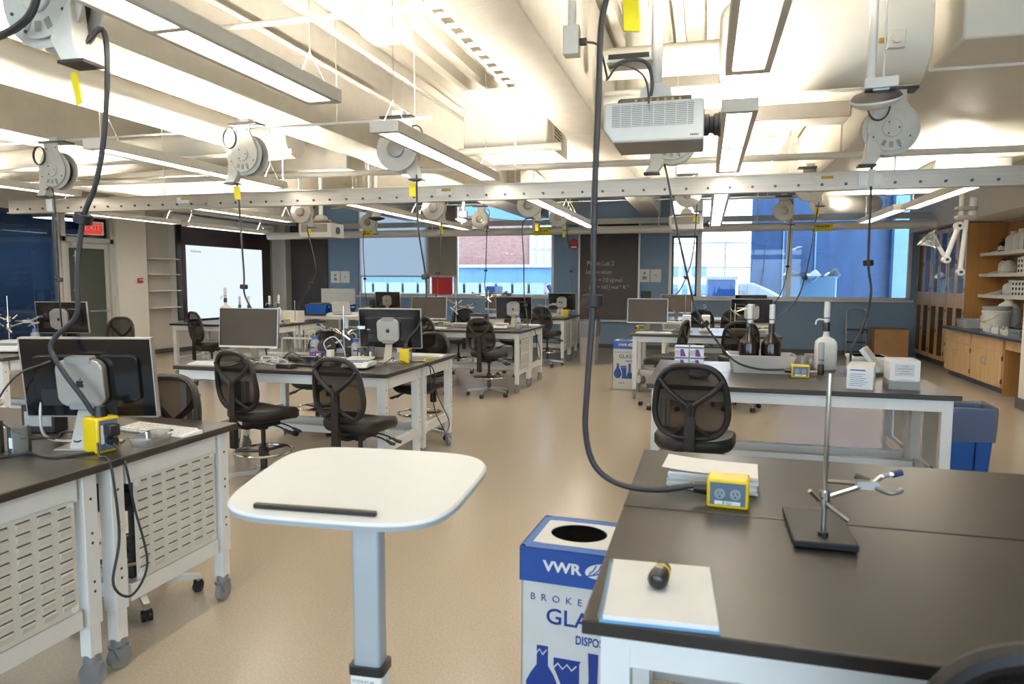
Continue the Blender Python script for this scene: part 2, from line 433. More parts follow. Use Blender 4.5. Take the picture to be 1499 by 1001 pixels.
# chalkboard with writing between the windows
cbd = thing('chalkboard', 'tall black chalkboard with white chalk writing between the windows', 'chalkboard', (-2.3, YB, 0))
obj('board', MB().box(-.7, .72, -.03, -.005, .72, 3.05), 'chalkboard', cbd)
m = MB().box(-.745, -.7, -.045, -.005, .7, 3.05).box(.72, .765, -.045, -.005, .7, 3.05)
obj('edge_trim', m, 'frame_alu', cbd)
obj('chalk_tray', MB().box(-.76, .78, -.13, -.005, .66, .70), 'frame_alu', cbd, bev=.006)
for s_, x, z, h in (('PChm Lab 2', -.53, 2.03, .16), ('Lithium values', -.55, 1.83, .13), ('\u0394H = 7.0 kJ/mol', -.44, 1.63, .14), ('\u0394S\u00b0 = 160 J mol\u207b\u00b9 K\u207b\u00b9', -.47, 1.46, .13)):
    text('chalk_writing', s_, h, (x, -.034, z), (R(90), 0, 0), 'chalk', cbd, sx=.85)['kind'] = 'stuff'

# windows in the back wall
def window(name, x0, x1, z0, z1, mull, panes, frame='frame_alu', y=YB+.09):
    w = struct(name); m = MB()
    m.box(x0, x0+.07, y-.05, y+.06, z0, z1).box(x1-.07, x1, y-.05, y+.06, z0, z1).box(x0, x1, y-.05, y+.06, z0, z0+.05).box(x0, x1, y-.05, y+.06, z1-.06, z1)
    obj('window_frame', m, frame, w, bev=.004)
    for a, b in mull: obj('mullion', MB().box(a, b, y-.05, y+.06, z0+.05, z1-.06), frame, w, bev=.004)
    for a, b in panes: obj('pane', MB().box(a, b, y, y+.01, z0+.05, z1-.06), 'window_glass', w)
    obj('window_sill', MB().box(x0-.05, x1+.05, YB-.06, YB+.02, z0-.05, z0), frame, w, bev=.006)
    return w
w1 = window('window_1', -9.07, -3.67, 1.25, 3.62, [(-7.1, -7.02), (-6.34, -6.24)], [(-9.0, -7.1), (-7.02, -6.34), (-6.24, -3.74)])
w2 = window('window_2', -.86, 4.38, 1.25, 3.62, [(-.2, -.1), (1.79, 1.9)], [(-.79, -.2), (-.1, 1.79), (1.9, 4.31)])
m = MB().box(-.79, -.745, YB+.03, YB+.1, 1.3, 2.72).box(-.245, -.2, YB+.03, YB+.1, 1.3, 2.72).box(-.79, -.2, YB+.03, YB+.1, 2.68, 2.73).box(-.79, -.2, YB+.03, YB+.1, 1.3, 1.34)
obj('sash', m, 'dark_frame', w2)
obj('transom', MB().box(-.79, -.2, YB+.03, YB+.14, 2.73, 2.83), 'frame_alu', w2)
rs = thing('roller_shade', 'wide pale blue roller shade lowered over the window', 'blind', (0, YB-.01, 0))
obj('shade_cloth', MB().box(-9.0, -7.06, 0, .004, 1.78, 3.6), 'shade_fabric', rs)
obj('hem_bar', MB().box(-9.0, -7.06, -.012, .014, 1.74, 1.78), 'light_grey', rs)
rs = thing('roller_shade', 'narrow grey roller shade above the red panel', 'blind', (0, YB-.01, 0))
obj('shade_cloth', MB().box(-7.03, -6.27, 0, .006, 1.78, 3.6), 'shade_grey', rs)
obj('hem_bar', MB().box(-7.03, -6.27, -.012, .014, 1.74, 1.78), 'light_grey', rs)
tag(obj('red_panel', MB().box(-6.95, -6.38, YB+.02, YB+.06, 1.29, 1.74), 'red_paint', bev=.004), 'bright red square panel set in the window frame', 'panel')

# posters, switches on the back wall
def flat_paper(label, x0, x1, z0, z1, marks, name='wall_notice', mat='paper'):
    t = thing(name, label, 'notice', (x0, YB-.004, z0)); w, h = x1-x0, z1-z0
    obj('sheet', MB().box(0, w, -.003, 0, 0, h), mat, t)
    m = MB()
    for (a, b, c, d) in marks: m.box(a*w, b*w, -.0045, -.003, c*h, d*h)
    if marks: obj('print', m, 'grey_plastic', t)
flat_paper('white notice beside the chalkboard, the one nearer the screen wall', -9.9, -9.62, 1.58, 1.9, [(.4, .6, .55, .75), (.35, .65, .2, .42)])
flat_paper('white notice on the blue wall nearer the shaded window', -9.6, -9.33, 1.58, 1.9, [(.45, .55, .45, .6)])
flat_paper('white notice right beside the chalkboard with writing', -1.55, -1.3, 1.63, 1.94, [(.4, .6, .6, .78), (.3, .7, .2, .45)])
flat_paper('white notice on the blue wall nearer the dark window sash', -1.28, -1.03, 1.63, 1.94, [(.35, .6, .5, .56)])
tag(obj('wall_box', MB().box(-1.5, -1.26, YB-.06, YB, 1.24, 1.41), 'black_plastic', bev=.006), 'small black wall box under the two notices', 'wall box')
fa = thing('fire_alarm_strobe', 'round red fire alarm strobe high beside the chalkboard', 'alarm', (-3.16, YB, 2.56))
obj('housing', MB().lathe([(.13, 0), (.13, -.03), (.11, -.05)], n=20, axis='y'), 'red_paint', fa)
obj('strobe_lens', MB().box(-.07, .07, -.06, -.045, -.1, -.055), 'white_plastic', fa, bev=.006)
tag(obj('wall_outlet', MB().box(3.42, 3.54, YB-.03, YB, .5, .62), 'black_plastic', bev=.004), 'black wall outlet beside the step ladder', 'outlet')
tag(obj('wall_outlet', MB().box(-1.42, -1.32, YB-.03, YB, .34, .48).box(-1.22, -1.1, YB-.03, YB, .34, .48), 'white_plastic', bev=.004), 'white double wall outlet low under the chalkboard', 'outlet')

# ================================================================== outside the windows
struct('ground_outside', MB().box(-70, 50, YB+.6, 90, -.6, -.5), 'ext_ground')
eb = thing('brick_building', 'brick building with tall glazed bay across the yard', 'building', (0, 40, -.5))
obj('brick_facade', MB().box(-34, -9.9, 0, 8, 0, 11), 'brick_wall', eb)
obj('parapet_roof', MB().box(-34, -9.9, -.3, 8, 10.6, 11.2), 'ext_concrete', eb)
m = MB()
for i in range(14): m.box(-9.9+.45*i, -9.84+.45*i, -.12, .1, 2.4, 9)
for z in (2.4, 4.0, 6.2, 8.9): m.box(-9.9, -3.8, -.1, .1, z, z+.1)
obj('curtain_mullions', m, 'ext_concrete', eb)
for i in range(13): obj('pane', MB().box(-9.84+.45*i, -9.45+.45*i, 0, .04, 2.4, 9), 'ext_pane_bright', eb)
obj('sloped_eave', MB().add([(-14, -.2, 6.0), (-3.5, -.2, 4.9), (-3.5, -.2, 5.5), (-14, -.2, 6.6), (-14, .3, 6.0), (-3.5, .3, 4.9), (-3.5, .3, 5.5), (-14, .3, 6.6)], [(0,1,2,3), (4,7,6,5), (0,4,5,1), (3,2,6,7), (0,3,7,4), (1,5,6,2)]), 'ext_blue_light', eb)
lb = thing('low_annex', 'low flat-roofed annex with a long row of windows in the yard', 'building', (0, 36, -.5))
obj('annex_wall', MB().box(-34, -5, 0, 3, 0, 1.5).box(-34, -5, 0, 3, 1.95, 2.95), 'ext_blue_light', lb)
obj('roof_edge', MB().box(-34, -5, -.25, 3.2, 2.85, 3.0), 'ext_concrete', lb)
for i in range(22): obj('pane', MB().box(-26+.9*i, -25.25+.9*i, -.02, .05, 1.45, 2.05), 'ext_pane', lb)
sc_ = thing('dark_machine', 'dark blue machine parked in the yard behind the window', 'machine', (-7.0, 25, -.5))
obj('body', MB().box(-1.2, 1.4, 0, 1.2, .5, 1.5).box(-.9, -.5, 0, 1, 1.5, 1.95), 'navy', sc_, bev=.05)
obj('arm', MB().tube(crv([(1.2, 0, 1.4), (1.6, 0, 1.7), (1.5, 0, 2.0)]), .08), 'navy', sc_)
for x in (-.8, 1.0): obj('wheel', MB().cyl((x, -.1, .35), (x, .2, .35), .35), 'rubber_black', sc_)
cw = thing('pale_tower_block', 'pale distant block with rows of windows seen through the sash window', 'building', (0, 60, -.5))
obj('wall', MB().box(-6, -.2, 0, 6, 0, 4.6), 'ext_white', cw)
for r_ in range(2):
    for c_ in range(8): obj('pane', MB().box(-5.6+.75*c_, -5.15+.75*c_, -.05, .02, 1+1.5*r_, 1.9+1.5*r_), 'ext_blue_light', cw)
hw = thing('terrace_wall', 'tall blue wall standing close outside the window', 'wall', (0, 21.5, -.5))
obj('blue_panel', MB().box(1.25, 4.9, 0, .2, 0, 6), 'ext_blue', hw)
obj('light_column', MB().box(4.9, 6.2, -.3, .3, 0, 6), 'ext_blue_light', hw)
for x in (2.1, 2.95): obj('joint_strip', MB().box(x, x+.04, -.03, 0, 0, 6), 'ext_blue_light', hw)
un = thing('terrace_unit', 'square blue equipment box on the terrace outside', 'equipment', (.42, 19.5, -.5), R(4))
obj('casing', MB().box(-.36, .36, 0, .6, 0, 2.2), 'blue_lid', un, bev=.03); obj('lid', MB().box(-.4, .4, -.04, .64, 2.2, 2.28), 'ext_white', un)
ch_ = thing('covered_bin', 'covered bin with wrinkled plastic on the terrace outside', 'bin', (2.62, 19.4, -.5))
obj('bin_body', MB().box(-.55, .6, 0, .8, 0, 2.3), 'ext_blue_light', ch_, bev=.04)
obj('plastic_cover', MB().grid(lambda u, v: (-.62+1.3*u, -.06+.95*v, 2.32+.12*math.sin(u*9)*math.cos(v*5)+.06*math.sin(u*23)), 24, 8), 'bag_film', ch_)
sl = thing('terrace_slope', 'white rounded snow slope on the terrace outside', 'slope', (1.2, 19.2, -.5))
obj('slope_body', MB().prism([(-.33, 0), (.82, 0), (.82, 1.7), (.4, 1.95), (0, 2.12), (-.33, 2.1)], 0, 1.2, 'y'), 'ext_white', sl, bev=.06)
m = MB()
for z in (1.2, 2.1, 2.9): m.cyl((-3, 24, z), (1.5, 24, z), .02, n=6)
for i in range(6): m.cyl((-3+.9*i, 24, -.5), (-3+.9*i, 24, 2.95), .025, n=6)
tag(obj('terrace_railing', m, 'grey_plastic'), 'thin metal railing across the terrace outside', 'railing')

for y_, lb_ in ((11.9, 'unseen corridor light added behind the glass door'), (9.0, 'unseen corridor light added beyond the glass partition near the door'), (4.5, 'unseen corridor light added beyond the glass partition'), (0.0, 'added corridor light out of view')):  # unseen fixtures added so the corridor behind the glass is lit
    t = thing('corridor_fill_light', lb_, 'light', (-12.9, y_, 2.9)); obj('housing', MB().box(-.3, .3, -.62, .62, 0, .08), 'light_grey', t); obj('diffuser', MB().box(-.28, .28, -.6, .6, -.006, 0), 'lamp_panel', t)
    for s_ in (-.5, .5): obj('suspension_cable', MB().cyl((0, s_, .08), (0, s_, ZC-2.9), .004, n=5), 'steel', t)

# ================================================================== exposed ceiling
def beam(label, x0, x1, y0, y1, z0, z1=ZC):
    o = obj('ceiling_beam', MB().box(x0, x1, y0, y1, z0, z1), 'beam_paint', bev=.012); o['kind'] = 'structure'; o['label'] = label
beam('wide painted concrete beam running over the aisle', -1.5, -1.05, YF, YB, 3.2)
beam('painted concrete beam over the left tables', -4.38, -3.8, YF, YB, 3.2)
beam('painted concrete beam over the far left tables', -7.6, -7.1, YF, YB, 3.2)
beam('painted concrete beam near the glass partition', -10.6, -10.1, YF, YB, 3.2)
beam('deep cross beam behind the reels on the left', XL, -4.38, 8.1, 8.6, 3.05)
beam('far cross beam near the windows', XL, XR, 13.6, 14.0, 3.35)
beam('cross beam above the right tables', -1.05, 1.44, 8.3, 8.7, 3.4)
m = MB()
for x0, x1 in ((-3.7, -1.6), (-7.0, -4.5), (-10.0, -7.7), (-.95, 5.0)):
    x = x0
    while x < x1: m.box(x, x+.09, YF, YB, ZC-.14, ZC); x += .3
struct('ceiling_ribs', m, 'ceiling_paint')
soff = MB().box(4.3, XR, 7.0, YB, 2.72, 3.5)
struct('trim_1', soff, 'wall_white', bev=.005)
struct('trim_2', MB().box(XL, -10.9, 12.9, YB, 3.14, 3.5), 'wall_white')

def duct(name, label, cat, mb, mat='duct_paint', bev=.02):
    return tag(obj(name, mb, mat, bev=bev), label, cat)
bxd = thing('duct_box', 'large white boxed duct with a side vent beside the aisle beam', 'duct', (-2.28, 8.6, 3.2))
obj('casing', MB().box(-.52, .5, -.6, .6, 0, .68), 'duct_paint', bxd, bev=.02)
obj('vent_backing', MB().box(.5, .505, -.35, .15, .12, .55), 'slot_dark', bxd)
for i in range(11): obj('vent_slat', MB().cb((.512, -.1, .14+.038*i), (.012, .5, .012)), 'duct_paint', bxd)
obj('vent_frame', MB().box(.5, .525, -.39, -.35, .08, .59).box(.5, .525, .15, .19, .08, .59).box(.5, .525, -.35, .15, .08, .12).box(.5, .525, -.35, .15, .55, .59), 'duct_paint', bxd)
dr = thing('supply_duct', 'huge rectangular white duct at the right ceiling', 'duct', (0, 0, 0))
obj('duct_body', MB().add([(1.45,4.9,3.1),(1.45,13,3.1),(3.6,13,3.1),(3.6,4.9,3.1),(1.45,4.9,4.1),(1.45,13,4.1),(3.6,13,4.1),(3.6,4.9,4.1)], [(0,1,2,3),(4,7,6,5),(0,4,5,1),(1,5,6,2),(2,6,7,3),(3,7,4,0)]), 'duct_paint', dr, bev=.02)
for a_ in (5.5, 8.8): obj('flange', MB().box(1.43, 3.62, a_, a_+.03, 3.08, 4.1), 'duct_paint', dr, bev=.01)
obj('branch_duct', MB().box(2.6, 3.4, 9.5, 12.0, 2.98, 3.12), 'duct_paint', dr, bev=.03)
od = thing('oval_duct', 'rounded white oval duct crossing behind the lit panels', 'duct', (0, 5.0, 3.2))
prof = rrect(.5, .62, .24, 8)
obj('duct_body', MB().prism([(u, v) for u, v in prof], .3, 1.25, 'x'), 'duct_paint', od)
rg = []
for k in range(9):
    a = R(90*k/8); rg.append([(.3-.25*math.sin(a), u*(.55+.45*math.cos(a)), v*(.55+.45*math.cos(a))) for u, v in prof])
obj('end_cap', MB().loft(rg[::-1]), 'duct_paint', od)
cyls = [('long white round pipe tucked beside the left beam', (-4.62, YF, 3.12), (-4.62, 6.1, 3.12), .15, 'pipe'),
        ('round white duct over the middle left tables', (-9.5, 7.3, 3.1), (-4.6, 7.3, 3.25), .2, 'duct'),
        ('short round white duct angled near the right window', (1.85, 13.15, 2.98), (3.2, 15.6, 3.2), .17, 'duct'),
        ('white sprinkler pipe crossing behind the aluminium rail', (-10, 7.9, 2.97), (4.9, 7.9, 2.92), .035, 'pipe'),
        ('short white pipe under the boxed duct', (-2.75, 7.7, 3.1), (-1.55, 7.7, 3.12), .045, 'pipe'),
        ('large white pipe above the chalkboards', (-3.2, 12.9, 3.5), (-3.2, YB, 3.5), .2, 'pipe'),
        ('white pipe above the projector', (-.95, 6.2, 3.5), (1.4, 6.2, 3.5), .13, 'pipe'),
        ('second white pipe above the projector', (-.95, 6.7, 3.3), (1.4, 6.7, 3.3), .1, 'pipe'),
        ('thick white pipe rising behind the projector', (-.62, 6.9, 2.95), (-.62, 6.9, ZC), .17, 'pipe'),
        ('white vertical pipe drop in front of the sill pipe', (-3.7, 15.5, 2.75), (-3.7, 15.5, 3.4), .09, 'pipe')]
for lb_, p0, p1, r_, ct in cyls:
    tag(obj('ceiling_'+ct, MB().cyl(p0, p1, r_, n=24), 'duct_paint'), lb_, ct)
# long pipe in front of the windows with yellow markers
fp = thing('sprinkler_main', 'long horizontal white pipe with yellow markers in front of the windows', 'pipe', (0, 15.5, 2.76))
obj('pipe', MB().cyl((-10.6, 0, -.02), (4.4, 0, .02), .085, n=20), 'duct_paint', fp)
for x, w in ((-7.98, .28), (-3.75, .4), (2.06, .38)):
    k = obj('yellow_marker', MB().cyl((x, 0, 0), (x+w, 0, .001), .092, n=20), 'yellow_tape', fp)
    m = MB()
    for i in range(6): m.box(x+.05+i*(w-.1)/6, x+.05+i*(w-.1)/6+(w-.1)/9, -.0945, -.0915, -.012, .018)
    obj('marker_print', m, 'black_plastic', k)
for x in (-6.2, -1.0, 1.0, 3.4): obj('hanger', MB().cyl((x, 0, .08), (x, 0, ZC-2.76), .012, n=6), 'duct_paint', fp)
tag(obj('cable_tray', MB().box(-9.6, 4.3, 15.9, 16.0, 2.93, 3.05), 'light_grey'), 'flat grey tray running above the pipe by the windows', 'tray')
# aluminium rail with bolts
rl = thing('ceiling_rail', 'long aluminium rail with a row of dark bolts across the room', 'rail', (0, 7.0, 2.49))
obj('web', MB().box(-8.55, 5.05, 0, .012, 0, .14), 'rail_alu', rl)
obj('flange', MB().box(-8.55, 5.05, -.012, .07, .138, .15), 'rail_alu', rl); obj('flange', MB().box(-8.55, 5.05, -.03, .07, -.014, 0), 'rail_alu', rl)
m = MB(); x = -8.4
while x < 5: m.cyl((x, 0, .04), (x, -.012, .04), .013, n=8); x += .2
tag(obj('bolts', m, 'steel_dark', rl), kind='stuff')
for x in (-6.0, -2.75, .93): 
    k = obj('warning_sticker', MB().box(x, x+.17, -.004, 0, .05, .12), 'paper', rl); obj('sticker_band', MB().box(x+.06, x+.165, -.006, -.004, .09, .118), 'copper_mark', k)
for x in (-5.78, -2.42, 1.3): obj('splice_plate', MB().box(x, x+.2, -.01, 0, .02, .13), 'silver', rl)
for x in (-7.9, -6.2, -4.6, -3.0, -1.9, -.3, 1.6, 3.4): obj('hanger_rod', MB().cyl((x, .03, .15), (x, .03, (ZC if x < 1.4 else 3.1)-2.49), .007, n=6), 'duct_paint', rl)
# struts carrying the reels
for i, (y, x0, x1, z, lb_) in enumerate(((5.75, -8.6, -2.3, 3.03, 'thin white strut carrying the left middle reels'), (5.75, -.6, 1.4, 3.04, 'thin white strut carrying the right middle reels'),
        (10.7, -8.2, 1.6, 3.15, 'white strut carrying the reels beyond the rail'), (14.4, -8.2, 2.2, 3.26, 'white strut carrying the farthest reels'), (2.3, -3.3, 1.9, 3.12, 'white strut over the front tables'))):
    t = thing('ceiling_strut', lb_, 'strut', (0, y, z))
    obj('channel', MB().cyl((x0, 0, .012), (x1, 0, .012), .011, n=10), 'white_plastic', t)
    k = int((x1-x0)/1.3)+1
    for j in range(k): obj('rod', MB().cyl((x0+.2+j*1.3, 0, .02), (x0+.2+j*1.3, 0, ZC-z), .006, n=6), 'duct_paint', t)
for i, (x0, y0, z0, x1, y1, z1, lb_) in enumerate(((-3.4, -1, 3.6, -3.4, 8, 3.6, 'thin conduit along the ceiling above the aisle lights'), (-3.1, -1, 3.75, -3.1, 12, 3.75, 'upper thin conduit along the ceiling above the aisle lights'), (-2.0, 3.0, 3.85, -2.0, 9, 3.85, 'thin conduit near the aisle beam'),
        (-4.2, 6.6, 3.0, -9, 6.6, 2.92, 'thin cross conduit over the left tables'), (1.0, -1, 3.6, 1.0, 13, 3.6, 'thin conduit beside the big duct'), (-.8, 5.6, 3.1, 1.4, 5.6, 3.1, 'thin cross conduit behind the projector'), (-3.6, 4.6, 3.5, -1.5, 4.6, 3.5, 'thin cross conduit above the hanging light'))):
    tag(obj('conduit', MB().cyl((x0, y0, z0), (x1, y1, z1), .022, n=10), 'duct_paint'), lb_, 'conduit')
ct = thing('cable_ladder', 'slotted white cable ladder above the aisle light', 'cable tray', (-1.9, 6.0, 3.7))
obj('side_rail', MB().box(-.2, -.17, -2.5, 1.4, 0, .1).box(.17, .2, -2.5, 1.4, 0, .1), 'duct_paint', ct)
for i in range(16): obj('rung', MB().box(-.17, .17, -2.4+.24*i, -2.34+.24*i, 0, .02), 'duct_paint', ct)
jb = thing('junction_box', 'square white junction box hanging over the aisle', 'junction box', (-2.35, 5.0, 3.45))
obj('box', MB().box(-.16, .16, -.12, .12, 0, .26), 'duct_paint', jb, bev=.01); obj('conduit_stub', MB().cyl((0, 0, .26), (0, 0, .8), .03), 'duct_paint', jb)
ob = thing('power_drop', 'white power drop box with a black plug near the projector', 'outlet', (-.68, 3.6, 2.78))
obj('box', MB().box(-.04, .04, -.04, .04, 0, .14), 'duct_paint', ob, bev=.005); obj('conduit', MB().cyl((0, 0, .14), (0, 0, 1.47), .022), 'duct_paint', ob)
obj('plug', MB().box(.04, .075, -.015, .015, .05, .08), 'rubber_black', ob)
obj('plug_cord', MB().tube(crv([(.07, 0, .065), (.13, .05, .05), (.15, .2, -.05), (.13, .38, -.02), (.2, .4, .06), (.33, .4, -.02), (.36, .4, -.2)]), .006, 6), 'cord_black', ob)
for i, (x, y, lb_) in enumerate(((1.05, 4.74, 'small white valve box on the oval duct'),)):
    t = thing('valve_box', lb_, 'valve', (x, y, 3.08)); obj('plate', MB().box(-.05, .05, -.02, .02, -.05, .05), 'duct_paint', t, bev=.004); obj('knob', MB().cyl((0, -.02, 0), (0, -.05, 0), .03), 'duct_paint', t); obj('port', MB().cyl((-.09, 0, 0), (-.05, 0, 0), .015), 'copper_mark', t)

# ------------------------------------------------------------------ hanging lights
def make_light():
    t = thing('pendant_light', 'x', 'light', (0, 0, 2.65))
    L, w, h = 2.43, .105, .075
    m = MB()   # ring-shaped housing open below
    m.box(-w, -.072, -L/2, L/2, 0, h).box(.072, w, -L/2, L/2, 0, h).box(-.072, .072, -L/2, -L/2+.06, 0, h).box(-.072, .072, L/2-.06, L/2, 0, h).box(-.072, .072, -.02, .02, 0, h)
    obj('housing', m, 'off_white', t, bev=.004)
    for a, b in ((-L/2+.06, -.02), (.02, L/2-.06)): obj('diffuser', MB().box(-.072, .072, a, b, .012, .02), 'lamp_panel', t)
    obj('top_opening', MB().box(-.055, .055, -L/2+.1, L/2-.1, .03, .034), 'lamp_up', t)
    for s_ in (-1, 1): obj('uplight_baffle', MB().box(min(s_*.056, s_*.072), max(s_*.056, s_*.072), -L/2+.06, L/2-.06, .022, h-.001), 'light_grey', t)  # unseen side walls added to keep grazing uplight off the beam bottoms
    for s_ in (-1, 1): obj('end_plate', MB().cb((0, s_*(L/2+.002), h/2), (2*w, .004, h)), 'off_white', t)
    for y in (-L/2+.15, L/2-.15):
        m = MB().cyl((0, y, .25), (0, y, ZC-2.65), .004, n=5)
        for sx in (-1, 1): m.cyl((sx*.09, y, h), (0, y, .25), .003, n=5)
        obj('suspension_cable', m, 'steel', t)
    return t
LP = [(.17, 5.66, 'pendant light hanging just beyond the projector'), (.17, 2.46, 'large pendant light at the top edge right of the projector'), (-2.12, 2.46, 'large pendant light at the top left corner'),
      (-2.12, 5.66, 'pendant light hanging beside the aisle beam before the rail'), (-4.55, 5.66, 'pendant light behind the long black cord on the left'), (-7.4, 5.7, 'pendant light at the left edge before the rail'),
      (-9.3, 9.6, 'pendant light close to the glass partition door'), (-4.6, 9.72, 'nearer pendant light of the left row beyond the rail'), (-4.6, 12.16, 'farther pendant light of the left row by the shaded window'), (-2.1, 9.72, 'nearer pendant light of the aisle row beyond the rail'),
      (-2.1, 12.16, 'farther pendant light of the aisle row by the chalkboard'), (.15, 9.72, 'nearer pendant light of the right middle row beyond the rail'), (.15, 12.16, 'farther pendant light of the right middle row'), (2.7, 9.72, 'nearer pendant light of the row beside the wooden cabinets'), (2.6, 12.16, 'farther pendant light of the row near the right window'),
      (-7.0, 9.7, 'pendant light over the screen-side tables'), (-9.4, 12.4, 'added pendant light nearest the projection screen'), (-4.55, 2.3, 'pendant light out of view at the front left'), (-7.4, 2.3, 'pendant light out of view by the corridor glass'), (-9.3, 5.66, 'pendant light out of view near the corridor glass')]  # the one nearest the screen is added to brighten that dim corner
l0 = make_light()
for i, (x, y, lb_) in enumerate(LP):
    if i == 0: l0.location = (x, y, 2.65); l0['label'] = lb_; l0['group'] = 'pendant lights'
    else:
        d_ = dup(l0, (x, y, 2.65), 0, lb_, 'pendant lights')
        if x > 2:
            for o_ in bpy.data.objects:
                if o_.parent is d_ and o_.name.startswith('suspension_cable'): o_.scale.z = .28

# ------------------------------------------------------------------ cord reels with hanging cords
def reel_meshes():
    D = {}
    poly = []
    for i in range(25):
        a = R(-205+i*230/24); poly.append((.16*math.cos(a), .16*math.sin(a)))
    poly += [(.085, .2), (.085, .27), (-.085, .27), (-.085, .2)]
    D['side_plate'] = (mesh('side_plate', MB().prism(poly, -.075, -.065, 'y'), 'reel_grey'), .0)
    D['back_flange'] = (mesh('back_flange', MB().lathe([(.03, .05), (.185, .05), (.19, .055), (.185, .06), (.03, .075)], n=32, axis='y'), 'reel_grey'), 0)
    D['front_flange'] = (mesh('front_flange', MB().lathe([(.03, -.055), (.19, -.05), (.19, -.04), (.03, -.035)], n=32, axis='y'), 'reel_grey'), 0)
    D['drum'] = (mesh('drum', MB().lathe([(.13, -.04), (.13, .05)], n=24, axis='y'), 'cord_black'), 0)
    D['hub'] = (mesh('hub', MB().lathe([(.0, .1), (.06, .1), (.075, .095), (.075, .07)], n=24, axis='y'), 'hub_metal'), 0)
    D['hub_cover'] = (mesh('hub_cover', MB().lathe([(.0, -.09), (.06, -.09), (.065, -.085), (.065, -.07)], n=24, axis='y'), 'reel_grey'), 0)
    m = MB()
    for a in (0, 120, 240): m.cyl((.045*math.cos(R(a)), -.094, .045*math.sin(R(a))), (.045*math.cos(R(a)), -.088, .045*math.sin(R(a))), .007, n=6)
    for x, z in ((-.05, .21), (.06, .22), (-.12, -.06), (.12, -.06), (.06, -.13)): m.cyl((x, -.08, z), (x, -.07, z), .007, n=6)
    D['screws'] = (mesh('screws', m, 'steel_dark'), 0)
    m = MB()
    for a in (-115, -90, -65): m.cb((.115*math.cos(R(a)), -.0765, .115*math.sin(R(a))), (.026, .004, .04), (0, R(-a-90), 0))
    D['embossed_marks'] = (mesh('embossed_marks', m, 'grey_plastic'), 0)
    D['guide_arm'] = (mesh('guide_arm', MB().prism([(-.09, -.1), (-.15, -.02), (-.17, -.2), (-.2, -.25), (-.1, -.25), (-.05, -.17)], -.08, .0, 'y'), 'reel_grey'), .006)
    D['guide_roller'] = (mesh('guide_roller', MB().box(-.21, -.09, -.085, .02, -.262, -.25), 'black_plastic'), 0)
    D['mount_rail'] = (mesh('mount_rail', MB().box(-.14, .16, -.085, .06, .265, .285), 'black_plastic'), 0)
    m = MB()
    for k in range(2):
        m.tube([(-.1+.07*math.cos(2*PI*i/20), -.11-.012*k, .14+.09*math.sin(2*PI*i/20)) for i in range(20)], .006, 6, True)
    D['spare_loop'] = (mesh('spare_loop', m, 'cord_black'), 0)
    D['hanger_block'] = (mesh('hanger_block', MB().box(-.05, .05, -.04, .04, .285, .33), 'reel_grey'), 0)
    return D
RM = reel_meshes()
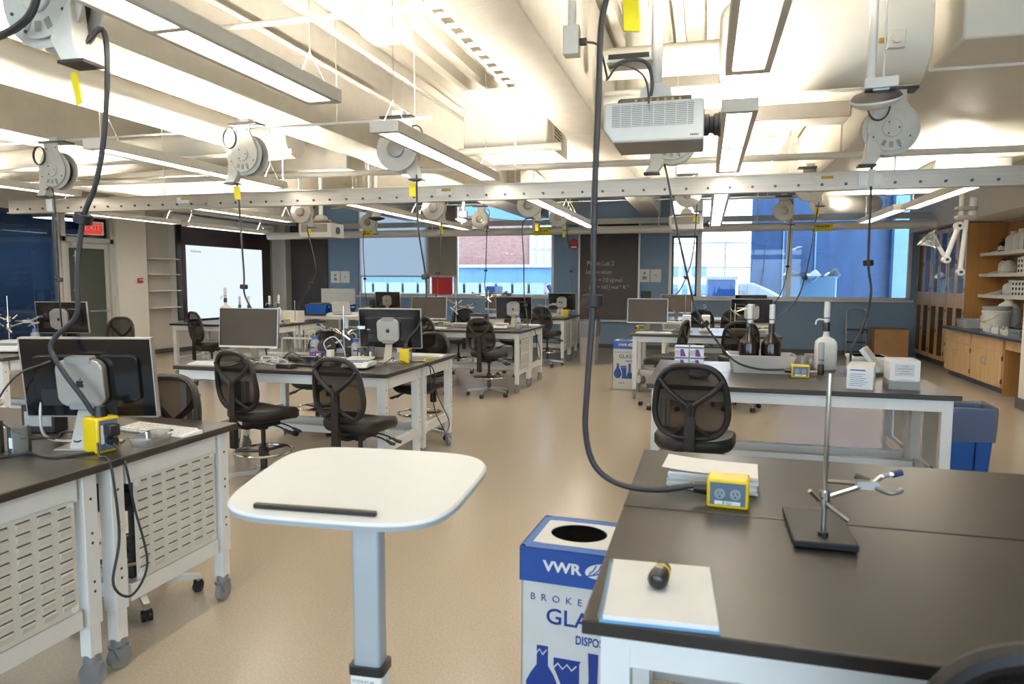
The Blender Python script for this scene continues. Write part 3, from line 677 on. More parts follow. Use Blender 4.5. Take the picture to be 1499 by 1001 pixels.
CORDS = dict(
 G=[(-0.3,2.37,2.66),(-0.345,2.35,2.5),(-0.354,2.35,2.233),(-0.363,2.35,1.902),(-0.363,2.35,1.584),(-0.378,2.35,1.306),(-0.383,2.35,1.14),(-0.351,2.35,1.023),(-0.268,2.35,0.963),(-0.142,2.35,0.953),(-0.02,2.36,0.975)],
 A=[(-2.339,2.35,2.64),(-2.322,2.35,2.489),(-2.354,2.35,2.224),(-2.407,2.35,2.036),(-2.478,2.35,1.899),(-2.523,2.35,1.675),(-2.538,2.35,1.504),(-2.623,2.33,1.416),(-2.649,2.32,1.357),(-2.597,2.33,1.257),(-2.531,2.35,1.157),(-2.5,2.37,1.085)],
 R1=[(-6.259,5.6,2.506),(-6.243,5.6,1.846),(-6.25,5.6,1.438),(-6.35,5.7,1.163),(-6.45,5.8,0.95)],
 R2=[(-4.246,5.75,2.508),(-4.229,5.75,2.16),(-4.207,5.75,1.712),(-4.207,5.75,1.519),(-4.122,5.75,1.359),(-4.015,5.75,1.231),(-3.95,5.7,0.95)],
 R3=[(-2.441,5.75,2.528),(-2.432,5.75,2.128),(-2.377,5.75,1.772),(-2.359,5.75,1.594),(-2.374,5.75,1.414),(-2.44,5.75,1.244),(-2.53,5.75,1.14),(-2.56,5.74,1.06)],
 R4=[(-0.339,5.75,2.572),(-0.234,5.75,2.09),(-0.117,5.75,1.606),(-0.06,5.75,1.417),(0.103,5.75,1.177),(0.236,5.75,1.029),(0.415,5.75,0.971),(0.625,5.75,0.974)],
 R5=[(1.151,5.75,2.561),(1.157,5.75,2.215),(1.162,5.75,1.79),(1.19,5.75,1.562),(1.141,5.75,1.306),(1.077,5.75,1.15),(1.071,5.75,1.03)],
 R6=[(-6.552,10.7,2.518),(-6.41,10.7,1.882),(-6.5,10.7,1.593),(-6.75,10.7,1.2),(-6.8,10.7,.94)],
 R7=[(-7.4,14.4,2.685),(-7.39,14.4,1.685),(-7.38,14.4,1.349),(-7.3,14.4,0.96)],
 R8=[(-4.123,10.7,2.533),(-4.161,10.7,1.987),(-4.186,10.7,1.767),(-4.201,10.7,1.324),(-4.144,10.7,0.95)],
 R9=[(-4.51,14.4,2.748),(-4.541,14.4,1.866),(-4.56,14.4,1.516),(-4.45,14.4,1.1),(-4.4,14.4,.95)],
 R10=[(-2.76,10.7,2.56),(-2.75,10.7,1.979),(-2.74,10.7,1.449),(-2.7,10.65,1.2),(-2.65,10.6,.95)],
 R11=[(-2.798,14.4,2.818),(-2.688,14.4,1.851),(-2.66,14.4,1.527),(-2.68,14.4,.95)],
 R12=[(-0.15,10.7,2.73),(-0.167,10.7,2.266),(-0.225,10.7,1.868),(-0.364,10.7,1.516),(-0.529,10.7,1.363),(-0.599,10.7,0.95)],
 R13=[(1.54,14.4,2.779),(1.508,14.4,1.94),(1.4,14.4,1.418),(1.1,14.4,0.95)],
 R14=[(1.493,10.7,2.718),(1.44,10.7,2.246),(1.353,10.7,1.701),(1.247,10.7,1.382),(1.027,10.7,1.135),(0.9,10.7,0.95)])
STOPZ = dict(G=1.59, A=1.9, R1=1.66, R2=1.58, R3=1.68, R4=1.3, R5=1.79, R6=1.6, R7=1.685, R8=1.77, R9=1.866, R10=1.25, R11=1.85, R12=1.72, R13=1.9, R14=1.7)
def reel(key, loc, rz, label, tagc=None, r=.009, mir=1):
    t = thing('cord_reel', label, 'cord reel', loc, rz, 'ceiling cord reels')
    for n_, (me, bv) in RM.items(): put(n_, me, t, bev=bv)
    t.scale = (mir, 1, 1)
    inv = Matrix.Translation(loc) @ Matrix.Rotation(rz, 4, 'Z') @ Matrix.Diagonal((mir, 1, 1, 1)); inv.invert()
    pts = CORDS[key]; q = [inv @ Vector(p) for p in pts]
    q = [Vector((-.15, -.04, -.2))] + q if key not in ('G',) else q
    c = crv(q, 7)
    cd = obj('cord', MB().tube(c, r, 8), 'cord_black', t)
    sz = STOPZ[key]-loc[2]
    k = min(range(1, len(c)-1), key=lambda i: abs(c[i].z-sz)); d = (c[k+1]-c[k-1]).normalized()
    s_ = MB().tube([c[k]-d*.022, c[k]-d*.018, c[k]+d*.018, c[k]+d*.022], [.026, .036, .036, .026] if r < .012 else [.034, .046, .046, .034], 12)
    obj('cord_stop', s_, 'rubber_black', cd)
    if tagc:
        tg = obj('hang_tag', MB().cb((-.11, -.02, -.34), (.055, .006, .12), (R(8), 0, R(25))), tagc, t)
    return t
reel('A', (-2.52, 2.3, 2.74), R(2), 'close cord reel at the top left corner with black cord to the yellow box', 'yellow_tape', .011, -1)
reel('G', (-.37, 2.4, 2.87), R(180), 'cord reel above the front right table whose long black cord loops down the middle', 'yellow_tape', .0105)
for k, x, y, z, rz, lb_, tg in [
  ('R1', -6.35, 5.75, 2.74, 2, 'cord reel hanging at the far left before the rail', 'paper'), ('R2', -4.13, 5.75, 2.8, -2, 'cord reel left of the hanging light over the middle left tables', 'yellow_tape'),
  ('R3', -2.6, 5.75, 2.78, 180, 'cord reel just under the near end of the aisle light', 'yellow_tape'), ('R4', -.28, 5.75, 2.75, 0, 'cord reel half hidden under the projector', None), ('R5', 1.26, 5.75, 2.75, 0, 'cord reel below the round white access point', 'paper'),
  ('R6', -6.64, 10.7, 2.8, 180, 'cord reel over the bottle table near the far left projector', 'yellow_tape'), ('R7', -7.27, 14.4, 2.93, 180, 'cord reel in front of the pale blue shade', None), ('R8', -4.24, 10.7, 2.81, 180, 'cord reel with yellow tag in front of the grey shade', 'yellow_tape'),
  ('R9', -4.66, 14.4, 2.95, 180, 'cord reel in front of the clear window pane', None), ('R10', -2.66, 10.7, 2.82, 180, 'cord reel beside the aisle light beyond the rail', 'yellow_tape'), ('R11', -2.96, 14.4, 2.95, 180, 'far cord reel left of the fire alarm strobe', 'yellow_tape'),
  ('R12', -.28, 10.7, 2.92, 180, 'cord reel left of the right middle light beyond the rail', 'yellow_tape'), ('R13', 1.4, 14.4, 2.99, 180, 'cord reel in front of the right window near the yellow marker', None), ('R14', 1.37, 10.7, 2.96, 180, 'cord reel partly behind the rail at the splice plate', 'yellow_tape')]:
    reel(k, (x, y, z), R(rz), lb_, tg, .0085 if y < 8 else .0095)

# ------------------------------------------------------------------ projectors and access point
def projector(label, loc, rz, s=1.0, detail=True):
    t = thing('projector', label, 'projector', loc, rz)
    w, d, h = .27, .2, .11
    body = [(-w, -h*.35), (-w*.82, -h), (w, -h), (w, h*.95), (-w, h*.95)]
    obj('body', MB().prism([(u*s, v*s) for u, v in body], -d*s, d*s, 'y'), 'white_plastic', t, bev=.012*s, seg=3)
    obj('underside', MB().box(-w*.8*s, w*.98*s, -d*s*.97, d*s*.97, -h*s-.004, -h*s), 'grey_plastic', t)
    obj('grille_recess', MB().box(-.225*s, .215*s, -d*s-.002, -d*s, -.03*s, .09*s), 'grey_plastic', t)
    if detail:
        for i in range(12): obj('grille_slat', MB().box(-.225*s, .215*s, -d*s-.006, -d*s-.001, (-.028+.0100*i)*s, (-.023+.0100*i)*s), 'white_plastic', t)
        for i in range(7): obj('grille_post', MB().box((-.18+.06*i)*s, (-.175+.06*i)*s, -d*s-.007, -d*s-.001, -.03*s, .09*s), 'white_plastic', t)
    obj('connector_panel', MB().box(-.19*s, .2*s, -d*s*.7, d*s*.5, h*.95*s, h*.95*s+.035*s), 'steel_dark', t, bev=.004)
    m = MB()
    for i in range(7): m.cyl(((-.1+.04*i)*s, -d*s*.7, (h*.95+.018)*s), ((-.1+.04*i)*s, -d*s*.72-.004, (h*.95+.018)*s), .008*s, n=8)
    obj('connector_ports', m, 'copper_mark', t)
    ln = obj('lens_barrel', MB().lathe([(.06, w), (.06, w+.025), (.045, w+.03), (.048, w+.05), (.06, w+.055), (.062, w+.075), (.068, w+.08), (.068, w+.09), (.05, w+.088), (.0, w+.08)], n=24, axis='x'), 'black_plastic', t)
    obj('mount_plate', MB().box(-.1*s, .12*s, -.06*s, .1*s, (h+.04)*s, (h+.055)*s), 'white_plastic', t, bev=.004)
    obj('mount_head', MB().prism([(-.09*s, (h+.055)*s), (.09*s, (h+.055)*s), (.08*s, (h+.1)*s), (.045*s, (h+.125)*s), (-.045*s, (h+.125)*s), (-.08*s, (h+.1)*s)], -.05*s, .05*s, 'y'), 'white_plastic', t, bev=.006)
    obj('ceiling_pole', MB().cyl((0, 0, (h+.12)*s), (0, 0, ZC-loc[2]), .032*s, n=16), 'white_plastic', t)
    return t
p = projector('white ceiling projector with black lens and slatted grille in the upper middle', (-.3, 4.2, 2.53), 0)
for i_ in range(5): obj('maker_mark', MB().box(.2+.009*i_, .206+.009*i_, -.2045, -.2, -.09, -.083), 'black_plastic', p)
obj('pole_shelf', MB().box(-.28, -.02, -.08, .1, .36, .375), 'white_plastic', p); obj('switch_unit', MB().box(-.27, -.04, -.06, .08, .375, .41), 'black_plastic', p)
obj('pole_cables', MB().tube(crv([(-.26, -.09, .33), (-.15, -.1, .36), (-.05, -.09, .34), (-.02, -.06, .24), (-.03, -.05, .15)]), .01, 6), 'cord_black', p)
obj('power_cable', MB().tube(crv([(-.2, -.1, .11), (-.19, -.11, .135), (-.12, -.1, .13), (-.08, -.08, .12)]), .008, 6), 'cord_black', p)
projector('small white projector hanging at the far left near the corner chalkboard', (-7.05, 12, 2.58), R(0), 1.25, False)
projector('small white projector hanging before the dark window sash', (-.33, 12, 2.6), R(0), 1.0, False)
ap = thing('access_point', 'round white access point dish on a bracket at the upper right', 'access point', (.85, 4.2, 2.62), R(-8))
obj('dish', MB().lathe([(.0, -.055), (.05, -.05), (.1, -.03), (.128, -.004), (.128, .006), (.0, .012)], n=32), 'white_plastic', ap, rot=(R(24), R(-4), 0))
obj('dark_top', MB().lathe([(.125, .006), (.11, .025), (.06, .04), (.0, .042)], n=32), 'dark_frame', ap, rot=(R(24), R(-4), 0))
obj('bracket', MB().box(-.06, .1, -.05, .05, .045, .1).box(-.02, .06, -.03, .03, .035, .05), 'white_plastic', ap, bev=.005)
obj('pole', MB().cyl((-.03, 0, .1), (-.03, 0, ZC-2.62), .022, n=14), 'white_plastic', ap); obj('side_rod', MB().cyl((.03, 0, .1), (.03, 0, ZC-2.62), .005, n=6), 'white_plastic', ap)
for x, y, z, lb_ in ((-4.55, 13.0, 2.84, 'small access point dish hanging left of the far middle reel'), (-6.2, 12.6, 2.86, 'small access point dish near the far left light')):
    t = thing('access_point', lb_, 'access point', (x, y, z)); obj('dish', MB().lathe([(0, -.06), (.08, -.05), (.16, -.02), (.17, .0), (.0, .02)], n=24), 'dark_frame', t); obj('base', MB().lathe([(.09, .02), (.08, .14)], n=16), 'white_plastic', t); obj('pole', MB().cyl((0, 0, .14), (0, 0, ZC-z), .03), 'white_plastic', t)

# ================================================================== tables
TT = .92
def rbox(w, d, z0, z1): return MB().box(-w/2, w/2, -d/2, d/2, z0, z1)
TM = {}
def table_meshes():
    TM['tabletop'] = mesh('tabletop', rbox(2.0, .798, TT-.034, TT), 'bench_top')
    TM['upper_leg'] = mesh('leg', MB().box(-.033, .033, -.033, .033, .26, TT-.034), 'table_white')
    TM['lower_leg'] = mesh('lower_leg', MB().box(-.026, .026, -.026, .026, .13, .27), 'table_white')
    m = MB(); m.cyl((-.014, 0, .05), (.014, 0, .05), .05, n=18)
    m.mat(1); m.cyl((0, 0, .1), (0, 0, .135), .03, n=12); m.prism([(-.012, .04), (.012, .04), (.035, .1), (-.03, .1)], -.024, -.018, 'x').prism([(-.012, .04), (.012, .04), (.035, .1), (-.03, .1)], .018, .024, 'x').box(-.024, .024, -.03, .035, .097, .104)
    TM['caster'] = mesh('caster', m, ['caster_grey', 'caster_grey'])
    TM['caster_brake'] = mesh('caster_brake', MB().cb((0, -.06, .1), (.04, .06, .012), (R(-20), 0, 0)), 'light_grey')
    TM['end_apron'] = mesh('end_apron', MB().box(-.025, .025, -.28, .28, TT-.134, TT-.034), 'table_white')
    TM['end_rail'] = mesh('end_rail', MB().box(-.022, .022, -.28, .28, .27, .345), 'table_white')
    TM['long_apron'] = mesh('long_apron', MB().box(-.9, .9, -.02, .02, TT-.114, TT-.034), 'table_white')
    TM['long_rail'] = mesh('long_rail', MB().box(-.9, .9, -.03, .03, .27, .335), 'table_white')
    m = MB()
    for z in (.4, .44, .6, .64, .78): m.cyl((.0335, 0, z), (.0345, 0, z), .006, n=8); 
    TM['leg_holes'] = mesh('leg_holes', m, 'slot_dark')
    TM['panel_sheet'] = mesh('panel_sheet', MB().box(-.002, .002, -.255, .255, .355, .8), 'panel_white')
    m = MB(); m.add([(.002,-.026,.013),(.002,.026,.013),(.012,.026,.011),(.012,-.026,.011),(.002,-.026,-.014),(.002,.026,-.014)], [(0,3,2,1),(3,4,5,2),(0,4,3),(1,2,5),(0,1,5,4)])
    m.mat(1); m.add([(.0026,-.028,.0135),(.0026,.028,.0135),(.0026,.028,.0185),(.0026,-.028,.0185)], [(0,1,2,3)])
    TM['louver'] = mesh('louver', m, ['panel_white', 'slot_dark'], False)
    m = MB(); spots = []
    for r_ in range(10):
        for c_ in range(6): spots.append((-.21+.084*c_, .39+.042*r_))
    TM['spots'] = spots
    m = MB()
    for y, z in spots:
        m.mat(0); m.add([(.002,y-.026,z+.013),(.002,y+.026,z+.013),(.012,y+.026,z+.011),(.012,y-.026,z+.011),(.002,y-.026,z-.014),(.002,y+.026,z-.014)], [(0,3,2,1),(3,4,5,2),(0,4,3),(1,2,5),(0,1,5,4)])
        m.mat(1); m.add([(.0026,y-.028,z+.0135),(.0026,y+.028,z+.0135),(.0026,y+.028,z+.0185),(.0026,y-.028,z+.0185)], [(0,1,2,3)])
    TM['louvers'] = mesh('louvers', m, ['panel_white', 'slot_dark'], False)
    TM['panel_bolts'] = mesh('panel_bolt', MB().cyl((.002, 0, 0), (.006, 0, 0), .016, n=12), 'white_plastic')
table_meshes()
def table(label, cx, cy, rz=0, panel=0, fine=False, brake=True):
    """2.0 x 0.8 bench table; panel: +1 / -1 puts a louvred panel on the end at that side"""
    t = thing('lab_table', label, 'table', (cx, cy, 0), rz, 'lab tables')
    put('tabletop', TM['tabletop'], t, bev=.004)
    for sx in (-1, 1):
        for sy in (-1, 1):
            lg = put('leg', TM['upper_leg'], t, (sx*.93, sy*.335, 0), bev=.003)
            put('lower_leg', TM['lower_leg'], lg)
            put('caster', TM['caster'], lg, rot=(0, 0, R(random.uniform(-40, 40))))
            put('leg_holes', TM['leg_holes'], lg, rot=(0, 0, 0 if sx > 0 else PI))
        put('end_apron', TM['end_apron'], t, (sx*.935, 0, 0), bev=.003); put('end_rail', TM['end_rail'], t, (sx*.935, 0, 0), bev=.003)
    for sy in (-1, 1): put('long_apron', TM['long_apron'], t, (0, sy*.345, 0), bev=.003)
    put('long_rail', TM['long_rail'], t, (0, .25, 0), bev=.003)
    if panel:
        p_ = put('louvred_panel', TM['panel_sheet'], t, (panel*.965, 0, 0), (0, 0, 0 if panel > 0 else PI))
        for y in (-.235, .235):
            for z in (.375, .78): put('panel_bolt', TM['panel_bolts'], p_, (0, y, z))
        if fine:
            for y, z in TM['spots']: put('louver', TM['louver'], p_, (0, y, z))
        else: tag(put('louvers', TM['louvers'], p_), kind='stuff')
    return t
def island(key, x1, y0, la, lb_, pa=1, pb=1, fine=False):
    table(la, x1-1.0, y0+.4, 0, pa, fine); table(lb_, x1-1.0, y0+1.205, PI, -pb, fine)
island('A', -2.30, 1.45, 'front left table whose louvred panel is cut by the left frame edge', 'front left table with the full louvred panel beside the white podium', 1, 1, True)
island('B', -6.3, 5.0, 'table at the left edge carrying the hotplate and clamps', 'table at the left edge carrying the monitor near the glass door', 0, 0)
island('C', -2.38, 4.98, 'table with the balance and two mesh chairs tucked in, behind the white podium', 'table joined behind the balance table with a yellow box on top', 0, 0)
island('D', -2.56, 9.8, 'table with slatted end panel in front of the aisle, middle row', 'table joined behind the slatted middle row table', 1, 0)
island('E', -2.62, 13.5, 'table beside the grey bagged waste bin under the window', 'rear table beside the grey waste bin by the back wall', 1, 1)
island('F', -6.65, 9.8, 'table with dispenser bottles before the projection screen', 'rear bottle table near the projection screen', 0, 1)
island('K', -6.45, 13.5, 'far table carrying blue tubs under the shaded window', 'rearmost table under the pale blue shade', 0, 0)
island('G', 1.76, 1.45, 'nearest black table with the open notebook', 'black front table half with yellow outlet box, behind the notebook half', 0, 0)
island('H', 1.61, 5.06, 'right table with cardboard reagent boxes and yellow outlet box', 'right table half carrying the white tub and carboy', 1, 1)
island('I', 1.0, 9.85, 'far right table with grey monitor and sideways chair', 'rear half of the far right table with black monitor', 0, 0)
island('J', 1.2, 13.4, 'last right table near the window', 'last right table half against the window wall', 0, 0)

# ================================================================== chairs
def chair_meshes():
    CM = {}
    # seat cushion
    rings = []
    for z, k in ((.585, .8), (.575+.02, .93), (.62, 1.0), (.65, 1.0), (.672, .95), (.68, .8), (.676, .5), (.672, .15)):
        pts = superell(.5*k, .47*k, 3.2, 36)
        rings.append([(x, y+.01, z - (.05*max(0, y/.24)**3 if y > 0 else 0) + .02*(x/.25)**2*(1 if z > .64 else .3)) for x, y in pts])
    CM['seat'] = mesh('seat', MB().loft(rings), 'leather_black')
    # back outline in (x, z), bowed around the sitter
    def bow(x, z): return -.235 - .05*(z-.7)/.4 + .34*x*x
    def outline(n=44, k=1.0):
        out = []
        for i in range(n):
            a = 2*PI*i/n; c, s_ = math.cos(a), math.sin(a)
            x = .215*math.copysign(abs(c)**(2/3.2), c); z = .225*math.copysign(abs(s_)**(2/2.9), s_)
            x *= (1 - .10*z/.225 - .10*max(0, -z/.225-.3))
            out.append((x*k, .92+z*k))
        return out
    ol = outline()
    CM['back_frame'] = mesh('back_frame', MB().tube([(x, bow(x, z), z) for x, z in ol], .02, 8, True), 'chair_frame')
    def surf(u, v):
        a = 2*PI*u; k = v
        i = (u*44) % 44; o = outline(44, k); p0, p1 = o[int(i) % 44], o[(int(i)+1) % 44]; t = i-int(i)
        x, z = p0[0]*(1-t)+p1[0]*t, p0[1]*(1-t)+p1[1]*t
        return (x, bow(x, z)+.006, z)
    CM['back_mesh'] = mesh('back_mesh', MB().grid(surf, 44, 5), 'chair_mesh')
    m = MB()
    for s_ in (-1, 1):
        m.tube(crv([(s_*.19, bow(.19, 1.06)-.012, 1.06), (s_*.13, bow(.13, 1.0)-.022, .99), (s_*.06, bow(.06, .95)-.03, .935), (s_*.02, -.29, .9), (s_*.016, -.285, .84)]), .017, 8)
        m.tube(crv([(s_*.014, -.285, .86), (s_*.03, -.275, .78), (s_*.09, bow(.09, .73)-.012, .73), (s_*.13, bow(.13, .71)-.005, .71)]), .012, 8)
    CM['back_brace'] = mesh('back_brace', m, 'chair_frame')
    m = MB(); pts = crv([(0, -.287, .92), (0, -.283, .8), (0, -.285, .68), (0, -.275, .6), (0, -.2, .545), (0, -.1, .54)], 5)
    rr = [(-.032, -.011), (.032, -.011), (.032, .011), (-.032, .011)]; vs = []; fs = []
    for i, p_ in enumerate(pts):
        t = (pts[min(i+1, len(pts)-1)]-pts[max(i-1, 0)]).normalized(); b = Vector((1, 0, 0)).cross(t)
        vs += [p_ + Vector((1, 0, 0))*u + b*v for u, v in rr]
    for i in range(len(pts)-1):
        for j in range(4): fs.append((i*4+j, i*4+(j+1) % 4, i*4+4+(j+1) % 4, i*4+4+j))
    fs += [(3, 2, 1, 0), tuple(len(vs)-4+j for j in range(4))]
    m.add(vs, fs); m.box(-.03, .03, -.3, -.265, .4, .62)
    CM['spine'] = mesh('spine', m, 'chair_frame')
    CM['mechanism'] = mesh('mechanism', MB().box(-.09, .09, -.13, .1, .53, .58).cyl((0, 0, .5), (0, 0, .55), .04), 'black_plastic')
    m = MB()
    for y in (.02, .1): m.tube(crv([(.08, y-.02, .55), (.17, y, .53), (.22, y+.02, .505)]), .007, 6).tube([(.21, y+.015, .512), (.25, y+.03, .49), (.28, y+.035, .485)], [.01, .016, .012], 8)
    CM['lever'] = mesh('lever', m, 'black_plastic')
    CM['gas_post'] = mesh('gas_post', MB().cyl((0, 0, .1), (0, 0, .36), .028, n=14).cyl((0, 0, .36), (0, 0, .52), .018, n=12), 'black_plastic')
    m = MB().tube([(.225*math.cos(2*PI*i/32), .225*math.sin(2*PI*i/32), .27) for i in range(32)], .011, 8, True)
    CM['foot_ring'] = mesh('foot_ring', m, 'chrome')
    m = MB()
    for a in (90, 210, 330): m.cyl((.02*math.cos(R(a)), .02*math.sin(R(a)), .27), (.225*math.cos(R(a)), .225*math.sin(R(a)), .27), .013, n=8)
    m.cyl((0, 0, .235), (0, 0, .3), .04, n=14)
    CM['ring_spokes'] = mesh('ring_spokes', m, 'black_plastic')
    m = MB(); m.add([(.03,-.022,.085),(.03,.022,.085),(.31,.014,.07),(.31,-.014,.07),(.03,-.022,.125),(.03,.022,.125),(.31,.014,.09),(.31,-.014,.09)], [(0,1,2,3),(4,7,6,5),(0,4,5,1),(1,5,6,2),(2,6,7,3),(3,7,4,0)])
    m.cyl((.3, 0, .055), (.3, 0, .09), .011, n=8)
    CM['base_arm'] = mesh('base_arm', m, 'steel')
    m = MB()
    for s_ in (-1, 1): m.cyl((.3, s_*.006, .028), (.3, s_*.024, .028), .028, n=14)
    m.box(.278, .322, -.006, .006, .02, .06)
    CM['wheel'] = mesh('wheel', m, 'rubber_black')
    return CM
CM = chair_meshes()
def chair(label, x, y, rz, dz=0.0, base=None):
    t = thing('mesh_chair', label, 'chair', (x, y, 0), R(rz), 'mesh lab chairs')
    for n_ in ('seat', 'back_frame', 'spine', 'mechanism', 'lever'): put(n_, CM[n_], t, (0, 0, dz))
    b = [o for o in bpy.data.objects if o.parent is t and o.name.startswith('back_frame')][0]
    put('back_mesh', CM['back_mesh'], b); put('back_brace', CM['back_brace'], b)
    put('gas_post', CM['gas_post'], t, (0, 0, min(0, dz)))
    fr = put('foot_ring', CM['foot_ring'], t); put('ring_spokes', CM['ring_spokes'], fr)
    a0 = random.uniform(0, 72) if base is None else base
    for i in range(5):
        a = put('base_arm', CM['base_arm'], t, rot=(0, 0, R(a0+72*i))); put('wheel', CM['wheel'], a)
    return t
for a in [('mesh chair pulled up to the keyboard corner of the balance table', -3.42, 4.86, -14, -.05), ('mesh chair directly in front of the balance', -2.5, 4.76, -10, -.06), ('low mesh chair behind the yellow box table beside its caster', -2.85, 6.75, 172, -.06), ('mesh chair mostly hidden behind the dark front-facing monitor', -4.05, 6.75, 185, -.06),
          ('mesh chair half hidden behind the black monitor of the middle table', -3.85, 9.5, -8), ('mesh chair in the open before the slatted table in the aisle', -2.97, 9.58, -12, -.03), ('mesh chair on the window side behind the grey monitor of the slatted table', -4.25, 11.85, 178), ('mesh chair on the window side hidden behind the slatted table equipment', -3.2, 11.8, 184),
          ('mesh chair at the bin-side table close to the grey waste bin', -2.95, 13.35, -15), ('mesh chair before the projection screen table', -7.55, 9.45, -25), ('mesh chair behind the large nearby monitor at the left', -2.81, 2.87, 176, -.02, 75), ('mesh chair back by the blue glass partition', -8.35, 7.3, 176), ('mesh chair back just right of the left edge monitor', -7.45, 7.3, 180),
          ('large mesh chair in front of the purple boxes, seen from behind', -.04, 4.6, -6), ('mesh chair turned sideways before the far right table', -.5, 9.3, 78), ('mesh chair behind the amber bottles at the far right table', .43, 9.5, 4), ('mesh chair at the last right table near the wash bottle', -.1, 13.1, 10), ('mesh chair at the last right table behind the black monitor', .55, 13.1, -10),
          ('chair whose dark back cuts the bottom right corner', .53, 1.43, 3, -.03)]:
    chair(*a)

# ================================================================== bench equipment
APPLE = [(0,.30),(.10,.36),(.24,.38),(.38,.32),(.46,.22),(.36,.12),(.33,0),(.36,-.12),(.47,-.2),(.40,-.36),(.28,-.5),(.16,-.52),(.05,-.47),(-.05,-.47),(-.16,-.52),(-.3,-.47),(-.42,-.28),(-.47,-.05),(-.45,.16),(-.35,.32),(-.2,.38),(-.08,.35)]
LEAFP = [(.0,.42),(.02,.54),(.1,.64),(.2,.68),(.19,.56),(.12,.46)]
MM = {}
def mon_meshes():
    MM['panel'] = mesh('panel', MB().prism(rrect(.57, .345, .008, 3), -.012, .012, 'y'), 'screen_black')
    MM['bezel'] = mesh('bezel', MB().box(-.287, .287, -.014, .014, .1725, .178).box(-.287, .287, -.014, .014, -.178, -.1725).box(-.29, -.285, -.014, .014, -.178, .178).box(.285, .29, -.014, .014, -.178, .178), 'silver')
    MM['back_box'] = mesh('back_box', MB().prism(rrect(.46, .2, .02, 3), -.03, -.012, 'y'), 'screen_black')
    MM['mini'] = mesh('mini_computer', MB().prism(rrect(.205, .205, .045, 6), -.075, -.038, 'y'), 'silver')
    MM['logo'] = mesh('logo', MB().prism([(u*.036, v*.036) for u, v in APPLE], -.0765, -.075, 'y').prism([(u*.036, v*.036) for u, v in LEAFP], -.0765, -.075, 'y'), 'black_plastic')
    MM['clip'] = mesh('clip', MB().prism(rrect(.11, .03, .008, 3), -.078, -.03, 'y'), 'grey_plastic')
    MM['stand'] = mesh('stand', MB().add([(-.03,-.02,-.14),(.03,-.02,-.14),(.035,-.1,-.33),(-.035,-.1,-.33),(-.03,-.03,-.14),(.03,-.03,-.14),(.035,-.11,-.33),(-.035,-.11,-.33)], [(0,1,2,3),(4,7,6,5),(0,4,5,1),(2,6,7,3),(1,5,6,2),(0,3,7,4)]), 'silver')
    MM['foot'] = mesh('foot', MB().box(-.1, .1, -.12, .08, -.338, -.33), 'silver')
    MM['screen'] = mesh('screen', MB().box(-.275, .275, .012, .0135, -.16, .165), 'screen_dark')
    MM['chin'] = mesh('chin', MB().box(-.285, .285, .0125, .016, -.178, -.16), 'off_white')
    MM['port_strip'] = mesh('port_strip', MB().box(-.2, -.06, -.034, -.03, -.12, -.05), 'black_plastic')
mon_meshes()
def monitor(label, x, y, rz, z=TT, tilt=6, mini=True, zc=.302, group='monitors with a small computer on the back'):
    t = thing('monitor', label, 'monitor', (x, y, z), R(rz), group)
    p_ = put('panel', MM['panel'], t, (0, 0, zc), (R(tilt), 0, 0))
    put('bezel', MM['bezel'], p_); put('back_box', MM['back_box'], p_, bev=.004)
    put('screen', MM['screen'], p_)
    put('stand', MM['stand'], t, (0, 0, .338)); put('foot', MM['foot'], t, (0, 0, .338), bev=.002)
    if mini:
        mn = put('mini_computer', MM['mini'], p_, (0, 0, -.01), bev=.004)
        for z_ in (.09, -.11): put('clip', MM['clip'], p_, (0, 0, z_))
        put('port_strip', MM['port_strip'], p_)
        mn2 = put('logo', MM['logo'], p_, (0, 0, -.01))
    else: put('chin', MM['chin'], p_)
    return t
for a in [('large nearby black monitor with silver computer at the left front', -2.6, 2.46, 15), ('black monitor with silver computer before the glass door', -7.0, 6.3, 15), ('black monitor with silver computer beside the yellow box at the middle table', -2.72, 5.78, 6),
          ('black monitor with silver computer on the slatted table', -2.92, 10.75, 3), ('black monitor with silver computer under the chalkboard', -2.86, 14.35, 2), ('black monitor with silver computer under the pale blue shade', -6.78, 14.3, 3), ('black monitor with silver computer behind the amber bottles', .66, 10.8, 0), ('black monitor top peeking behind another by the right window', .85, 14.2, 0)]:
    monitor(*a)
for a in [('dark blank monitor facing the room on the keyboard table', -3.95, 5.45, 184), ('brown grey blank monitor facing the room near the red panel', -4.2, 10.35, 182), ('grey blank monitor facing the room under the clear window', -4.2, 14.2, 180), ('grey blank monitor facing the room at the near far-right table', -.8, 10.35, 180), ('grey blank monitor facing the room at the last right table', -.53, 13.85, 180)]:
    monitor(a[0], a[1], a[2], a[3], TT, 5, False, .3, 'blank monitors facing the room')

